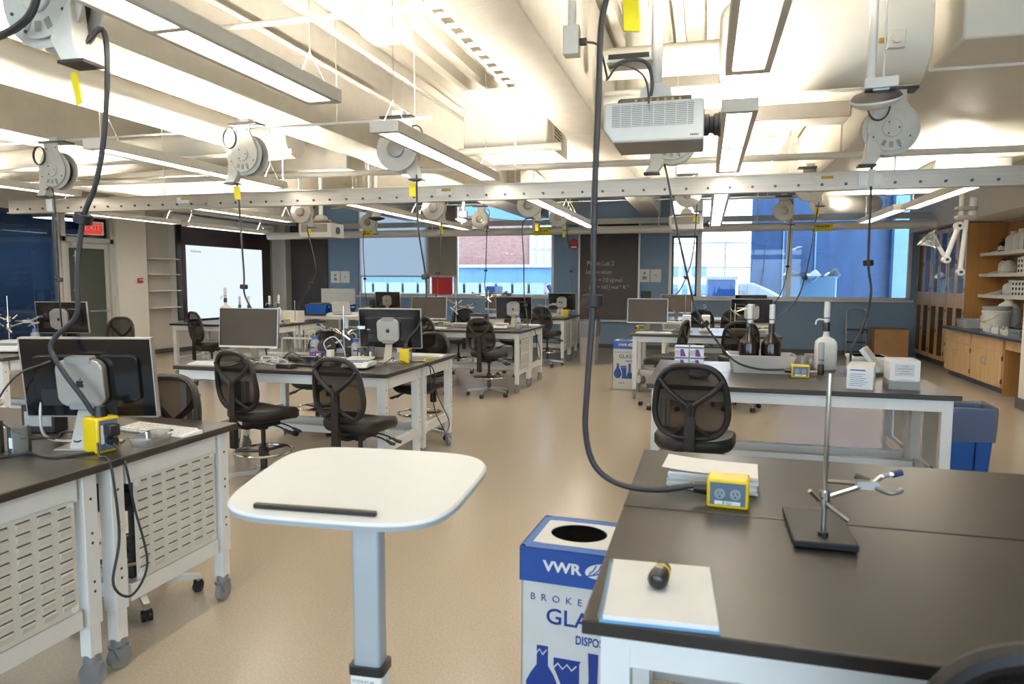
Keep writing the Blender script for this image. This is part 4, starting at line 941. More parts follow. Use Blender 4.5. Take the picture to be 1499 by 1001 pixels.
def power_box(label, x, y, rz, z=TT, up=False, s=1.0, face=True):
    t = thing('outlet_box', label, 'outlet box', (x, y, z), R(rz), 'yellow outlet boxes')
    w, d, h = .13*s, .1*s, .095*s
    if up: w, h = .1*s, .15*s
    obj('shell', MB().box(-w/2, w/2, -d/2, d/2, 0, h), 'yellow_plastic', t, bev=.007*s)
    f = obj('face_plate', MB().box(-w/2+.01*s, w/2-.01*s, -d/2-.003, -d/2+.002, .012*s, h-.01*s), 'outlet_face', t)
    m = MB(); m2 = MB()
    for i in (-1, 1):
        c = (i*.024*s, h*.52) if not up else (0, h*.5+i*.032*s)
        m.lathe([(.017*s, -d/2-.003), (.017*s, -d/2-.006)], (c[0], 0, c[1]), 18, 'y')
        for k in (-1, 1): m2.box(c[0]+k*.006*s-.0012*s, c[0]+k*.006*s+.0012*s, -d/2-.0075, -d/2-.005, c[1]-.001*s, c[1]+.008*s)
        m2.cyl((c[0], -d/2-.005, c[1]-.008*s), (c[0], -d/2-.0075, c[1]-.008*s), .003*s, n=8)
    obj('socket', m, 'outlet_grey', f); obj('slots', m2, 'black_plastic', f)
    if not up: obj('id_label', MB().box(-.04*s, .04*s, -d/2-.0045, -d/2-.002, .014*s, .026*s), 'paper', f); text('label_print', 'P-1521', .011*s, (0, -d/2-.006, .0165*s), (R(90), 0, 0), 'black_plastic', f, 'CENTER')
    else: obj('id_label', MB().box(-.035*s, -.022*s, -d/2-.0045, -d/2-.002, .04*s, .12*s), 'paper', f)
    if up: obj('cord_grip', MB().cyl((0, 0, h), (0, 0, h+.045*s), .026*s, .022*s, 14), 'black_plastic', t)
    else: obj('cord_grip', MB().cyl((-w/2, 0, h*.5), (-w/2-.045*s, 0, h*.5), .022*s, .018*s, 14), 'black_plastic', t)
    return t
power_box('yellow outlet box beside the paper stack on the front black table', .09, 2.36, -4)
b = power_box('tall yellow outlet box with plugs at the left front table edge', -2.47, 2.38, 78, up=True)
obj('plug', MB().box(-.025, .022, -.1, -.05, .075, .125), 'black_plastic', b, bev=.006); obj('lower_plug', MB().cyl((0, -.05, .05), (0, -.09, .05), .018), 'black_plastic', b)
power_box('yellow outlet box on the balance table edge', -2.555, 5.74, 95, up=True, s=.85)
power_box('yellow outlet box in front of the white tub on the right table', .72, 5.75, -3)
power_box('upright yellow outlet box near the waste bin table end', -2.72, 14.1, 70, up=True, s=1.0)
power_box('small yellow outlet box beside the grey far right monitor', -.92, 10.6, 30, s=.8)
power_box('small yellow outlet box behind the amber bottles', .87, 10.68, 0, s=.9)
power_box('yellow outlet box among cables on the slatted table', -4.1, 10.6, 20, s=.8)
power_box('yellow outlet box on the bottle table edge by the white box', -6.75, 10.35, 20, s=.9)
power_box('yellow outlet box at the last right table', -.75, 13.75, 10, s=.8)
power_box('yellow outlet box under the far black monitor', -6.7, 13.95, 10, s=.8)

# bottles ------------------------------------------------------------
def lathe_bottle(name, label, cat, x, y, z, prof, mat, cap=None, capm='blue_lid', extra=None, group=None, n=20, sq=False):
    t = thing(name, label, cat, (x, y, z), random.uniform(0, 1) if not sq else 0, group)
    obj('body', MB().lathe(prof, n=n), mat, t)
    if cap: obj('cap', MB().lathe(cap, n=n), capm, t)
    if extra: extra(t)
    return t
def wash_bottle(label, x, y, z=TT, s=1.0):
    r = .045*s; h = .17*s
    def ex(t):
        obj('spout', MB().tube(crv([(0, 0, h+.03*s), (0, 0, h+.06*s), (-.03*s, 0, h+.075*s), (-.07*s, 0, h+.06*s)]), .004*s, 6), 'white_plastic', t)
        obj('print', MB().box(-.03*s, .02*s, -r-.001, -r+.006, .08*s, .092*s), 'blue_ink', t)
    return lathe_bottle('wash_bottle', label, 'bottle', x, y, z, [(.0, 0), (r*.95, 0), (r, .008*s), (r, h*.78), (r*.85, h*.88), (r*.55, h*.95), (r*.55, h)], 'milky_plastic', [(r*.62, h-.005*s), (r*.62, h+.025*s), (0, h+.03*s)], 'blue_lid', ex, 'wash bottles')
for a in [('blue-capped wash bottle beside the purple box', -3.62, 6.0), ('blue-capped wash bottle behind the balance', -3.1, 5.85), ('blue-capped wash bottle before the corridor monitor', -7.12, 6.05, TT, .95), ('wash bottle at the right end of the slatted table', -2.75, 10.35, TT, 1.05), ('wash bottle beside the upright yellow box under the chalkboard', -2.85, 13.95), ('wash bottle between the two grey far monitors', .02, 14.0, TT, 1.15), ('wash bottle behind the mesh chair at the bin-side table', -3.25, 14.1)]:
    wash_bottle(*a)
def dispenser(t, z0, s=1.0, tip=True):
    obj('collar', MB().lathe([(.026*s, z0), (.026*s, z0+.06*s), (.02*s, z0+.07*s)], n=16), 'black_plastic', t)
    obj('pump_body', MB().lathe([(.018*s, z0+.07*s), (.022*s, z0+.09*s), (.022*s, z0+.22*s), (.014*s, z0+.225*s), (.0, z0+.225*s)], n=16), 'white_plastic', t)
    obj('band', MB().lathe([(.0225*s, z0+.098*s), (.0225*s, z0+.106*s)], n=16), 'blue_ink', t)
    if tip: obj('nozzle', MB().tube(crv([(-.01*s, 0, z0+.085*s), (-.06*s, 0, z0+.09*s), (-.075*s, 0, z0+.07*s), (-.077*s, 0, z0+.05*s)]), .006*s, 8), 'white_plastic', t)
def reagent(label, x, y, z, r, h, neck, mat, s, tip=True, name='reagent_bottle', group='dispenser bottles', k=.58):
    t = thing(name, label, 'bottle', (x, y, z), 0, group)
    obj('body', MB().lathe([(0, 0), (r*.95, 0), (r, .01), (r, h*k), (r*.92, h*(k+.06)), (neck*1.1, h*.93), (neck, h*.96), (neck, h)], n=24), mat, t)
    dispenser(t, h-.005, s, tip); return t
reagent('amber bottle with white pump in the tub, nearer the purple boxes', .36, 6.05, TT+.012, .078, .315, .022, 'amber', 1.0, False, k=.69)
reagent('amber bottle with white pump in the tub, nearer the carboy', .53, 6.05, TT+.012, .078, .315, .022, 'amber', 1.0, False, k=.69)
def carboy(label, x, y, z=TT, s=1.0):
    t = thing('carboy', label, 'bottle', (x, y, z), R(4))
    w = .165*s; rings = []
    for zz_, k, e in ((0, .9, 5), (.01, 1, 5), (.2*s, 1, 5), (.235*s, .96, 4), (.26*s, .7, 3), (.275*s, .35, 2), (.3*s, .27, 2), (.33*s, .27, 2)):
        rings.append([(u, v*.8, zz_) for u, v in superell(w*k, w*k, e, 28)])
    obj('body', MB().loft(rings), 'jug_white', t); dispenser(t, .32*s, 1.1*s); return t
carboy('white square carboy with dispenser pump on the right table', .98, 6.3)
carboy('white carboy with blue-banded pump before the projection screen', -8.15, 10.6, TT, 1.05)
reagent('amber pump bottle before the screen, nearer the white carboy', -7.86, 10.6, TT, .07, .24, .022, 'amber', .95, False)
reagent('amber pump bottle before the screen, just behind the dark monitor', -7.68, 10.6, TT, .07, .24, .022, 'amber', .95, False)
reagent('clear conical pump bottle before the dark board', -7.26, 10.6, TT, .075, .25, .022, 'milky_plastic', .95)
reagent('white pump bottle beside the clear conical one', -7.08, 10.6, TT, .07, .27, .022, 'jug_white', .95)
pt = thing('loose_pump', 'loose white dispenser pump standing before the carboy', 'pump', (.9, 5.98, TT))
obj('collar', MB().lathe([(.026, 0), (.024, .07), (.018, .08)], n=16), 'black_plastic', pt); obj('pump_body', MB().lathe([(.018, .08), (.022, .1), (.022, .25), (.0, .255)], n=16), 'light_grey', pt); obj('band', MB().lathe([(.0225, .11), (.0225, .117)], n=16), 'blue_ink', pt)
obj('side_spout', MB().cyl((-.02, 0, .02), (-.14, -.02, .012), .008), 'white_plastic', pt)

# balances, hotplates, stands ---------------------------------------
def balance(label, x, y, rz, z=TT, s=1.0):
    t = thing('balance', label, 'balance', (x, y, z), R(rz), 'balances')
    obj('base', MB().prism([(-.15*s, .012), (.12*s, .012), (.13*s, .05*s), (.0, .062*s), (-.1*s, .05*s), (-.15*s, .028*s)], -.11*s, .11*s, 'x'), 'white_plastic', t, bev=.01*s)
    obj('weighing_pan', MB().prism(rrect(.2*s, .17*s, .015*s), .068*s, .085*s), 'off_white', t, (0, .03*s, 0), bev=.003)
    obj('pan_support', MB().box(-.09*s, .09*s, -.04*s, .09*s, .055*s, .068*s), 'grey_plastic', t)
    obj('key_panel', MB().cb((0, -.098*s, .046*s), (.12*s, .06*s, .004), (R(18), 0, 0)), 'blue_lid', t)
    for sx in (-1, 1):
        for sy in (-1, 1): obj('foot', MB().cyl((sx*.08*s, sy*.09*s, 0), (sx*.08*s, sy*.09*s, .015), .012*s), 'black_plastic', t)
for a in [('white balance in front of the seated middle monitor', -2.78, 5.3, 8), ('white balance beside the wash bottle on the slatted table', -2.98, 10.25, 5), ('white hotplate balance at the left picture edge', -6.75, 5.5, 20, TT, 1.3), ('white balance below the chalkboard monitor', -3.0, 14.0, 0, TT, .9)]: balance(*a)
def clamp(t, z, ang, s=1.0, x=0, y=0):
    c, sn_ = math.cos(R(ang)), math.sin(R(ang))
    def P(u, v, w): return (x+u*c-v*sn_, y+u*sn_+v*c, z+w)
    boss = obj('boss_head', MB().cyl((x, y, z-.02*s), (x, y, z+.02*s), .016*s, n=10).cyl(P(-.02*s, -.02*s, 0), P(-.05*s, -.035*s, .03*s), .006*s, n=8).cyl(P(0, -.02*s, -.01*s), P(.05*s, -.05*s, -.045*s), .008*s, n=8), 'chrome', t)
    m = MB().cyl(P(0, .012*s, -.005*s), P(.1*s, .02*s, .03*s), .006*s, n=8).cyl(P(.02*s, .05*s, .035*s), P(.12*s, .03*s, .035*s), .006*s, n=8)
    obj('clamp_rod', m, 'chrome', t)
    m = MB().cb(P(.12*s, .03*s, .035*s), (.06*s, .03*s, .022*s), (0, 0, R(ang)))
    m.tube(crv([P(.14*s, .03*s, .04*s), P(.165*s, .045*s, .055*s), P(.185*s, .035*s, .065*s), P(.2*s, .04*s, .068*s)]), .007*s, 8).tube(crv([P(.14*s, .02*s, .03*s), P(.17*s, .0, .022*s), P(.195*s, .005*s, .025*s), P(.205*s, .01*s, .03*s)]), .007*s, 8)
    j = obj('clamp_jaw', m, 'steel', t)
    obj('jaw_tip', MB().cyl(P(.19*s, .037*s, .065*s), P(.215*s, .043*s, .07*s), .01*s, n=10), 'navy', j)
    obj('wing_nut', MB().cyl(P(.1*s, .06*s, .05*s), P(.13*s, .04*s, .042*s), .009*s, n=8), 'steel_dark', t)
def ring_stand(label, x, y, rz, h=.6, base=(.17, .22), clamps=((.13, -5, 1.0),), z=TT, mat='navy', rp=(0, -.08)):
    t = thing('ring_stand', label, 'stand', (x, y, z), R(rz), 'ring stands')
    w, d = base
    obj('base_plate', MB().box(-w/2, w/2, -d/2, d/2, .004, .024), mat, t, bev=.004)
    obj('rod', MB().cyl((rp[0], rp[1], .02), (rp[0], rp[1], h), .0065, n=12), 'chrome', t)
    obj('rod_collar', MB().cyl((rp[0], rp[1], .024), (rp[0], rp[1], .034), .014, n=12), mat, t)
    for (cz, an, s_) in clamps: clamp(t, cz, an, s_, rp[0], rp[1])
    return t
ring_stand('ring stand with black base and chrome clamp on the front black table', .335, 2.16, 0, .48, (.165, .3), ((.13, 8, 1.0),), mat='rubber_black', rp=(.0, -.09))
ring_stand('ring stand at the left picture edge with two clamps', -7.3, 5.95, 20, .55, clamps=((.3, 180, 1.4), (.22, 0, 1.5)), mat='steel')
ring_stand('ring stand beside the balance monitor on the middle table', -3.12, 5.66, 0, .5, clamps=((.25, 170, 1.2), (.26, 20, 1.3)), mat='off_white', rp=(0, 0))
ring_stand('ring stand in front of the slatted table monitor', -3.3, 10.6, 0, .58, clamps=((.46, 0, 1.4), (.46, 180, 1.2)), mat='off_white', rp=(0, 0))
ring_stand('ring stand with clamp beside the brown grey monitor', -3.95, 10.9, 0, .55, clamps=((.36, 175, 1.6), (.25, -10, 1.6)), mat='off_white', rp=(0, 0))
ring_stand('ring stand beside the black monitor at the far right table', .42, 10.5, 0, .42, clamps=((.3, 0, 1.4),), mat='off_white', rp=(0, 0))
ring_stand('ring stand left of the chalkboard-side monitor', -3.18, 14.2, 0, .48, clamps=((.2, 0, 1.4),), mat='off_white', rp=(0, 0))
ring_stand('ring stand between the two grey far right monitors', -.35, 13.6, 0, .5, clamps=((.1, 160, 1.2),), mat='off_white', rp=(0, 0))
ring_stand('thin rod stand near the blue tub under the shade', -7.25, 13.9, 0, .5, clamps=((.1, 10, 1.2),), mat='off_white', rp=(0, 0))
ring_stand('thin rod stand by the yellow box on the bottle table', -6.78, 10.62, 0, .38, clamps=(), mat='off_white', rp=(0, 0))

# glassware, trays, small boxes --------------------------------------
def beaker(label, x, y, r=.04, h=.1, z=TT, mat='lab_glass'):
    t = thing('beaker', label, 'beaker', (x, y, z), 0, 'beakers')
    obj('glass_wall', MB().lathe([(.0, .0), (r*.96, 0), (r, .005), (r, h), (r*1.06, h+.004), (r*.94, h), (r*.93, .006), (0, .006)], n=20), mat, t)
    obj('print_scale', MB().box(-.006, .012, -r-.0008, -r+.004, h*.3, h*.7), 'paper', t)
for a in [('glass beaker at the left front edge, nearer the yellow box', -2.75, 2.24, .042, .11), ('glass beaker at the left frame edge', -2.88, 2.22, .045, .13), ('beaker behind the balance near the monitor stand', -2.95, 5.72, .035, .09), ('beaker left of the balance pan', -3.02, 5.78, .03, .11), ('milky plastic cup before the carboy', .8, 6.35, .045, .1, TT, 'milky_plastic'), ('second milky cup touching the carboy', .88, 6.45, .045, .11, TT, 'milky_plastic')]: beaker(*a)
def tray(name, label, cat, x, y, rz, w, d, h, mat, wall=.006, z=TT, flare=1.06, rim=.012):
    t = thing(name, label, cat, (x, y, z), R(rz)); o, i = rrect(w, d, .03, 4), rrect(w-2*wall, d-2*wall, .026, 4)
    rings = [[(u*.92, v*.92, 0) for u, v in o], [(u*flare, v*flare, h) for u, v in o], [(u*flare+math.copysign(rim, u), v*flare+math.copysign(rim, v), h) for u, v in o], [(u*flare+math.copysign(rim, u), v*flare+math.copysign(rim, v), h-.006) for u, v in o]]
    m = MB().loft(rings[:2]); m.f.pop(); m.mi.pop()
    m2 = MB(); n = len(o); m2.add(rings[1]+rings[2]+rings[3], [(k, (k+1) % n, n+(k+1) % n, n+k) for k in range(n)]+[(n+k, n+(k+1) % n, 2*n+(k+1) % n, 2*n+k) for k in range(n)])
    obj('tray_wall', m, mat, t); obj('rim', m2, mat, t); return t
tray('plastic_tub', 'large milky white tub holding two amber bottles', 'tub', .45, 6.02, 2, .48, .3, .145, 'milky_plastic')
tray('plastic_tray', 'shallow clear plastic tray at the left front table edge', 'tray', -2.38, 2.56, 12, .1, .2, .04, 'clear_plastic', rim=.004)
kb = MB()
def keyboard(label, x, y, rz, w=.42, d=.13, z=TT, keys=True):
    t = thing('keyboard', label, 'keyboard', (x, y, z), R(rz)); obj('deck', MB().prism([(-d/2, 0), (d/2, 0), (d/2, .018), (-d/2, .009)], -w/2, w/2, 'x'), 'white_plastic', t, bev=.002)
    if keys:
        m = MB()
        for r_ in range(4):
            for c_ in range(14): m.cb((-w/2+.022+c_*(w-.04)/14+.006, -d/2+.02+r_*.029, .0135+r_*.0022), (.022, .022, .006), (R(4), 0, 0))
        tag(obj('keycaps', m, 'white_plastic', t), kind='stuff')
for a in [('white keyboard at the corner before the dark blank monitor', -4.08, 5.12, 4), ('white keyboard behind the tall yellow box', -2.52, 2.76, -8, .44, .12), ('white keyboard on the rear half of the balance table', -2.62, 6.28, 2), ('white keyboard on the slatted table end', -2.8, 11.15, 0), ('white keyboard under the near far-right grey monitor', -.68, 10.02, 0, .5), ('white keyboard before the brown grey monitor', -4.0, 10.0, 3)]: keyboard(*a)
def carton(name, label, cat, x, y, rz, w, d, h, mat, z=TT, deco=None, group=None, bev=.003):
    t = thing(name, label, cat, (x, y, z), R(rz), group); obj('box', MB().box(-w/2, w/2, -d/2, d/2, 0, h), mat, t, bev=bev)
    if deco: deco(t, w, d, h)
    return t
def purple_deco(t, w, d, h):
    obj('purple_print', MB().add([(-w*.1, -d/2-.001, .01*h), (w*.3, -d/2-.001, .01*h), (w*.12, -d/2-.001, h*.7), (-w*.1, -d/2-.001, h*.7)], [(0,1,2,3)]), 'purple', t)
    obj('grey_band', MB().box(-w*.48, -w*.12, -d/2-.001, -d/2, h*.1, h*.6), 'light_grey', t); obj('blue_band', MB().box(-w*.48, w*.48, -d/2-.0012, -d/2, h*.78, h*.92), 'blue_lid', t); obj('side_band', MB().box(w/2, w/2+.001, -d*.45, d*.45, h*.78, h*.88), 'blue_ink', t)
for i, (dx, dz, lb_) in enumerate(((-.18, 0, 'lower purple and white wipe box, chair side'), (-.055, 0, 'lower purple and white wipe box, tub side'), (-.18, .09, 'upper purple and white wipe box, chair side'), (-.055, .09, 'upper purple and white wipe box, tub side'))):
    carton('wipe_box', lb_, 'box', dx, 6.22, 0, .118, .118, .088, 'paper', TT+dz, purple_deco, 'purple wipe boxes')
def pd2(t, w, d, h): obj('label_patch', MB().box(w*.05, w*.4, -d/2-.001, -d/2, h*.35, h*.85), 'paper', t); obj('print_lines', MB().box(-w*.4, -w*.05, -d/2-.001, -d/2, h*.7, h*.78).box(-w*.4, -w*.1, -d/2-.001, -d/2, h*.45, h*.52), 'light_grey', t)
carton('wipe_box', 'small purple box beside the wash bottle on the balance table', 'box', -3.42, 5.72, 6, .12, .1, .075, 'purple', TT, pd2)
def lines_deco(t, w, d, h):
    m = MB()
    for i in range(7): m.box(-w*.38, w*(.1+.25*((i*37) % 5)/5), -d/2-.001, -d/2, h*(.15+.085*i), h*(.15+.085*i)+.003)
    obj('print_lines', m, 'blue_lid', t); obj('title_print', MB().box(-w*.38, w*.2, -d/2-.0012, -d/2, h*.82, h*.87), 'blue_ink', t)
carton('supply_carton', 'open white carton with printed end panel on the right table', 'box', 1.075, 5.37, -14, .165, .36, .155, 'paper', TT, lines_deco)
obj_ = [o for o in bpy.data.objects if o.name.startswith('supply_carton')][-1]
obj('top_tray', MB().box(-.055, .055, -.16, .16, .151, .153), 'light_grey', obj_); obj('seam', MB().box(-.0712, -.07, -.18, .18, .085, .088), 'grey_plastic', obj_)
def label_deco(t, w, d, h):
    obj('label', MB().box(-w*.34, w*.3, -d/2-.001, -d/2, h*.46, h*.86), 'paper_grey', t); m = MB()
    for i, ww in enumerate((.2, .14, .24, .1)): m.box(-w*ww, w*ww, -d/2-.0022, -d/2-.001, h*(.54+.08*i), h*(.54+.08*i)+.004)
    obj('label_print', m, 'grey_plastic', t); obj('grey_base', MB().box(-w/2-.003, w/2+.003, -d/2-.003, d/2+.003, 0, h*.3), 'grey_plastic', t)
    obj('tape', MB().add([(-w*.4, -d/2-.004, h*.28), (w*.46, -d/2-.004, h*.28), (w*.3, -d/2-.004, h*.33), (0, -d/2-.004, h*.36), (-w*.3, -d/2-.004, h*.32)], [(0,1,2,3,4)]), 'bag_film', t)
carton('supply_carton', 'square white carton with grey lower tray at the right table end', 'box', 1.33, 5.38, -3, .185, .22, .2, 'paper', TT, label_deco)
fb = carton('foam_box', 'white foam box with leaning lid behind the cartons', 'box', 1.3, 6.3, 3, .26, .26, .13, 'foam', TT, bev=.008)
obj('lid', MB().cb((-.02, -.2, .12), (.035, .3, .22), (0, R(-38), R(-20))), 'foam', fb, bev=.006); obj('rim', MB().box(-.14, .14, -.14, .14, .1, .13), 'foam', fb, bev=.005)
bw = thing('bubble_wrap', 'crumpled bubble wrap bundle on the right table behind the chair', 'bubble wrap', (-.03, 5.5, TT), R(10))
random.seed(3)
rings = []
for k in range(7):
    zz_ = .075*k/6; rr_ = [.6, .95, 1.05, 1.0, .95, .8, .4][k]
    rings.append([((.085*math.cos(2*PI*i/24))*rr_*random.uniform(.9, 1.1), (.06*math.sin(2*PI*i/24))*rr_*random.uniform(.88, 1.12), max(0, zz_*random.uniform(.9, 1.1))) for i in range(24)])
obj('film', MB().loft(rings), 'bag_clear', bw)
# tablets, racks, instruments
tb = thing('tablet', 'black tablet lying on a case at the front of the balance table', 'tablet', (-3.3, 5.32, TT), R(-4)); obj('case', MB().box(-.13, .13, -.1, .1, 0, .022), 'black_plastic', tb, bev=.005); obj('glass', MB().box(-.12, .12, -.09, .09, .022, .024), 'screen_black', tb)
tb = thing('card_reader', 'small black box device at the table front before the tablet', 'device', (-3.36, 5.12, TT), R(-6)); obj('case', MB().box(-.075, .075, -.045, .045, 0, .035), 'black_plastic', tb, bev=.005); obj('top_face', MB().box(-.065, .065, -.035, .035, .035, .037), 'grey_plastic', tb)
rk = thing('tube_rack', 'white test tube rack beside the wash bottle', 'rack', (-3.85, 6.1, TT), R(3))
obj('top_deck', MB().box(-.17, .17, -.05, .05, .15, .165), 'off_white', rk, bev=.003); obj('bottom_deck', MB().box(-.17, .17, -.05, .05, .0, .015), 'off_white', rk, bev=.003)
for sx in (-.165, .165): obj('side', MB().box(sx-.006, sx+.006, -.05, .05, .015, .15), 'off_white', rk)
for i in range(6): obj('test_tube', MB().lathe([(0, .02), (.008, .024), (.011, .035), (.011, .19), (.013, .192)], (-.13+.052*i, 0, 0), 10), 'lab_glass', rk)
vn = thing('wheel_instrument', 'instrument with two big black wheels behind the ring stand', 'instrument', (-3.38, 6.0, TT), R(10))
for x, y, z, r_ in ((-.1, 0, .09, .09), (.06, .06, .17, .1)): obj('wheel', MB().lathe([(0, -.012), (r_, -.012), (r_, .012), (0, .012)], (x, y, z), 28, 'y'), 'black_plastic', vn)
obj('axle', MB().cyl((-.1, -.03, .09), (.06, .08, .17), .012).box(.0, .1, -.02, .1, 0, .08), 'steel', vn)
st = thing('burette_stage', 'cream apparatus block with knobs beside the ring stand', 'apparatus', (-3.12, 5.5, TT), R(4)); obj('block', MB().box(-.09, .09, -.05, .05, 0, .055), 'off_white', st, bev=.005); obj('tower', MB().box(-.07, -.02, -.03, .03, .055, .12), 'off_white', st, bev=.004); obj('knob', MB().cyl((-.04, -.05, .03), (-.04, -.075, .03), .014).cyl((.03, -.05, .03), (.03, -.07, .03), .01), 'steel_dark', st)
for x, y, lb_, rz in ((-.25, 10.55, 'white instrument box with blue window, chair side', 0), (.02, 10.6, 'white instrument box with blue window, monitor side', 0)):
    t = thing('instrument', lb_, 'instrument', (x, y, TT), R(rz)); obj('case', MB().box(-.06, .06, -.12, .12, 0, .24), 'white_plastic', t, bev=.01); obj('foot_tray', MB().box(-.09, .09, -.16, .12, 0, .03), 'light_grey', t, bev=.005); obj('window', MB().box(-.04, .04, -.124, -.12, .08, .16), 'blue_ink', t)
for x, y, rz, lb_, w, d, h, mt in ((-3.72, 10.55, 0, 'cream apparatus tray between the two slatted table stands', .3, .16, .06, 'off_white'), (-3.55, 10.9, 0, 'black analyser case behind the slatted table stand', .28, .2, .2, 'black_plastic'), (-4.25, 10.85, 0, 'white tray under the brown grey monitor', .36, .2, .05, 'off_white'), (.62, 10.35, 0, 'white long tray before the far right black monitor', .5, .16, .07, 'off_white'), (-.45, 10.6, 0, 'cream apparatus beside the near grey monitor', .28, .18, .14, 'off_white'),
        (-3.9, 13.9, 0, 'dark analyser beside the far grey monitor', .3, .2, .16, 'black_plastic'), (.35, 13.7, 0, 'white paper pile on the last right table', .4, .3, .03, 'paper'), (-3.05, 2.62, 15, 'black hub box with blue lights behind the large nearby monitor', .16, .1, .14, 'black_plastic'), (-3.25, 2.35, 20, 'cream wooden block at the left frame edge', .3, .12, .03, 'off_white'), (-7.0, 5.75, 20, 'cream apparatus shelf under the left edge clamps', .3, .16, .05, 'off_white')):
    t = thing('apparatus', lb_, 'apparatus', (x, y, TT), R(rz)); obj('case', MB().box(-w/2, w/2, -d/2, d/2, 0, h), mt, t, bev=.006); obj('front_panel', MB().box(-w*.4, w*.4, -d/2-.002, -d/2, h*.25, h*.75), 'grey_plastic' if mt != 'black_plastic' else 'light_grey', t); obj('top_knob', MB().cyl((w*.25, 0, h), (w*.25, 0, h+.02), .015), 'steel_dark', t)
cl = thing('loose_clamp', 'brass-coloured loose clamp leaning at the left frame edge', 'clamp', (-3.05, 2.3, TT+.12), R(20)); clamp(cl, 0, 100, 1.3); obj('post', MB().cyl((0, 0, -.12), (0, 0, .02), .012), 'steel', cl)
# bottle table extras
carton('white_box', 'plain white box at the right end of the bottle table', 'box', -6.9, 10.75, 5, .3, .25, .2, 'off_white')
carton('white_box', 'small white box beside the pump bottles', 'box', -7.0, 10.35, 3, .16, .2, .14, 'paper')
tp = thing('sample_tray', 'white sample tray with tools in front of the white box', 'tray', (-6.95, 10.1, TT), R(8)); obj('plate', MB().box(-.22, .22, -.07, .07, 0, .02), 'off_white', tp, bev=.004); obj('tool', MB().cyl((-.2, 0, .03), (.1, .03, .03), .01), 'white_plastic', tp)
for x, y, lb_, w, lid in ((-8.25, 13.9, 'blue tub with black contents on the far table', .5, 'black_plastic'), (-7.7, 13.95, 'blue cooler tub with white lid under the shaded window', .46, 'white_plastic')):
    t = tray('storage_tub', lb_, 'tub', x, y, 0, w, .34, .2, 'blue_tub'); obj('contents', MB().box(-w*.42, w*.42, -.13, .13, .14, .23), lid, t, bev=.03); obj('handle', MB().box(w*.5, w*.5+.03, -.06, .06, .13, .16), 'white_plastic', t)
tag(obj('bench_case', MB().box(-7.35, -6.95, 14.5, 14.8, TT, TT+.3), 'black_plastic', bev=.02), 'large black case on the rearmost table under the shade', 'case')
tag(obj('glove_board', MB().box(-9.0, -8.1, 15.25, 15.3, 1.05, 1.45), 'paper_grey', bev=.004), 'white perforated board standing behind the blue tub', 'board')
tag(obj('board_stand', MB().box(-9.0, -8.1, 15.1, 15.3, 0, 1.05), 'grey_plastic', bev=.01), 'grey stand below the white perforated board', 'stand')
# cables lying on benches
def cable(label, pts, r=.004, mat='cord_black'):
    tag(obj('cable', MB().tube(crv(pts, 6), r, 6), mat), label, 'cable')
z = TT+.006
cable('black cable looping from the tall yellow box over the table edge', [(-2.44, 2.33, TT+.05), (-2.38, 2.28, z), (-2.32, 2.26, z), (-2.285, 2.25, .84), (-2.28, 2.26, .6), (-2.28, 2.22, .42), (-2.27, 2.3, .34), (-2.26, 2.38, .45), (-2.275, 2.34, .7), (-2.285, 2.32, .86), (-2.33, 2.34, z), (-2.4, 2.36, TT+.05)], .0055)
cable('long black cable running across the left front tabletop', [(-2.44, 2.35, z), (-2.55, 2.22, z), (-2.72, 2.24, z), (-2.76, 2.12, z), (-2.74, 1.98, z), (-2.9, 1.9, z), (-3.1, 1.95, z)], .005)
cable('tangled black cable behind the left front beakers', [(-2.62, 2.4, z), (-2.75, 2.5, z+.03), (-2.7, 2.62, z+.08), (-2.6, 2.55, z+.02), (-2.72, 2.44, z+.05), (-2.85, 2.5, z), (-3.0, 2.45, z)], .005)
cable('white cable curling beside the mini computer at the left front', [(-2.72, 2.45, 1.2), (-2.8, 2.42, 1.18), (-2.82, 2.4, 1.05), (-2.78, 2.4, .95), (-2.65, 2.5, z), (-2.5, 2.52, z)], .006, 'cable_white')
cable('thin black cable across the back of the large nearby monitor', [(-2.7, 2.36, 1.3), (-2.82, 2.3, 1.24), (-2.92, 2.28, 1.1), (-2.86, 2.3, 1.0), (-2.7, 2.36, .96)], .004)
cable('black cable coil beside the tall yellow box', [(-2.56, 2.45, z), (-2.62, 2.5, z+.02), (-2.66, 2.42, z+.05), (-2.58, 2.36, z+.03), (-2.55, 2.46, z+.06), (-2.63, 2.52, z+.02)], .004)
cable('black cable hanging in a loop beside the balance table leg', [(-2.53, 5.72, z), (-2.42, 5.8, z), (-2.365, 5.83, .88), (-2.36, 5.85, .7), (-2.36, 5.95, .45), (-2.36, 6.1, .3), (-2.36, 6.22, .2), (-2.36, 6.3, .3), (-2.36, 6.0, .6), (-2.36, 5.9, .85), (-2.45, 5.85, z)], .005)
cable('yellow cable lying by the rear balance table keyboard', [(-2.5, 5.8, z), (-2.44, 5.9, z), (-2.5, 6.05, z), (-2.42, 6.12, z)], .006, 'yellow_plastic')
cable('white cable tangle below the dark blank monitor', [(-3.75, 5.3, z), (-3.6, 5.35, z+.05), (-3.55, 5.25, z), (-3.62, 5.18, z+.03), (-3.7, 5.3, z+.06), (-3.55, 5.4, z+.02), (-3.45, 5.25, z)], .006, 'cable_white')
cable('second white cable tangle at the chair edge of the table', [(-3.72, 5.12, z), (-3.6, 5.1, z+.04), (-3.55, 5.2, z), (-3.65, 5.15, z+.03), (-3.75, 5.2, z)], .005, 'cable_white')
cable('black cable tangle right of the dark blank monitor', [(-3.7, 5.55, z), (-3.55, 5.5, z+.08), (-3.45, 5.55, z), (-3.5, 5.45, z+.05), (-3.38, 5.5, z), (-3.3, 5.55, z+.06), (-3.25, 5.6, z)], .005)
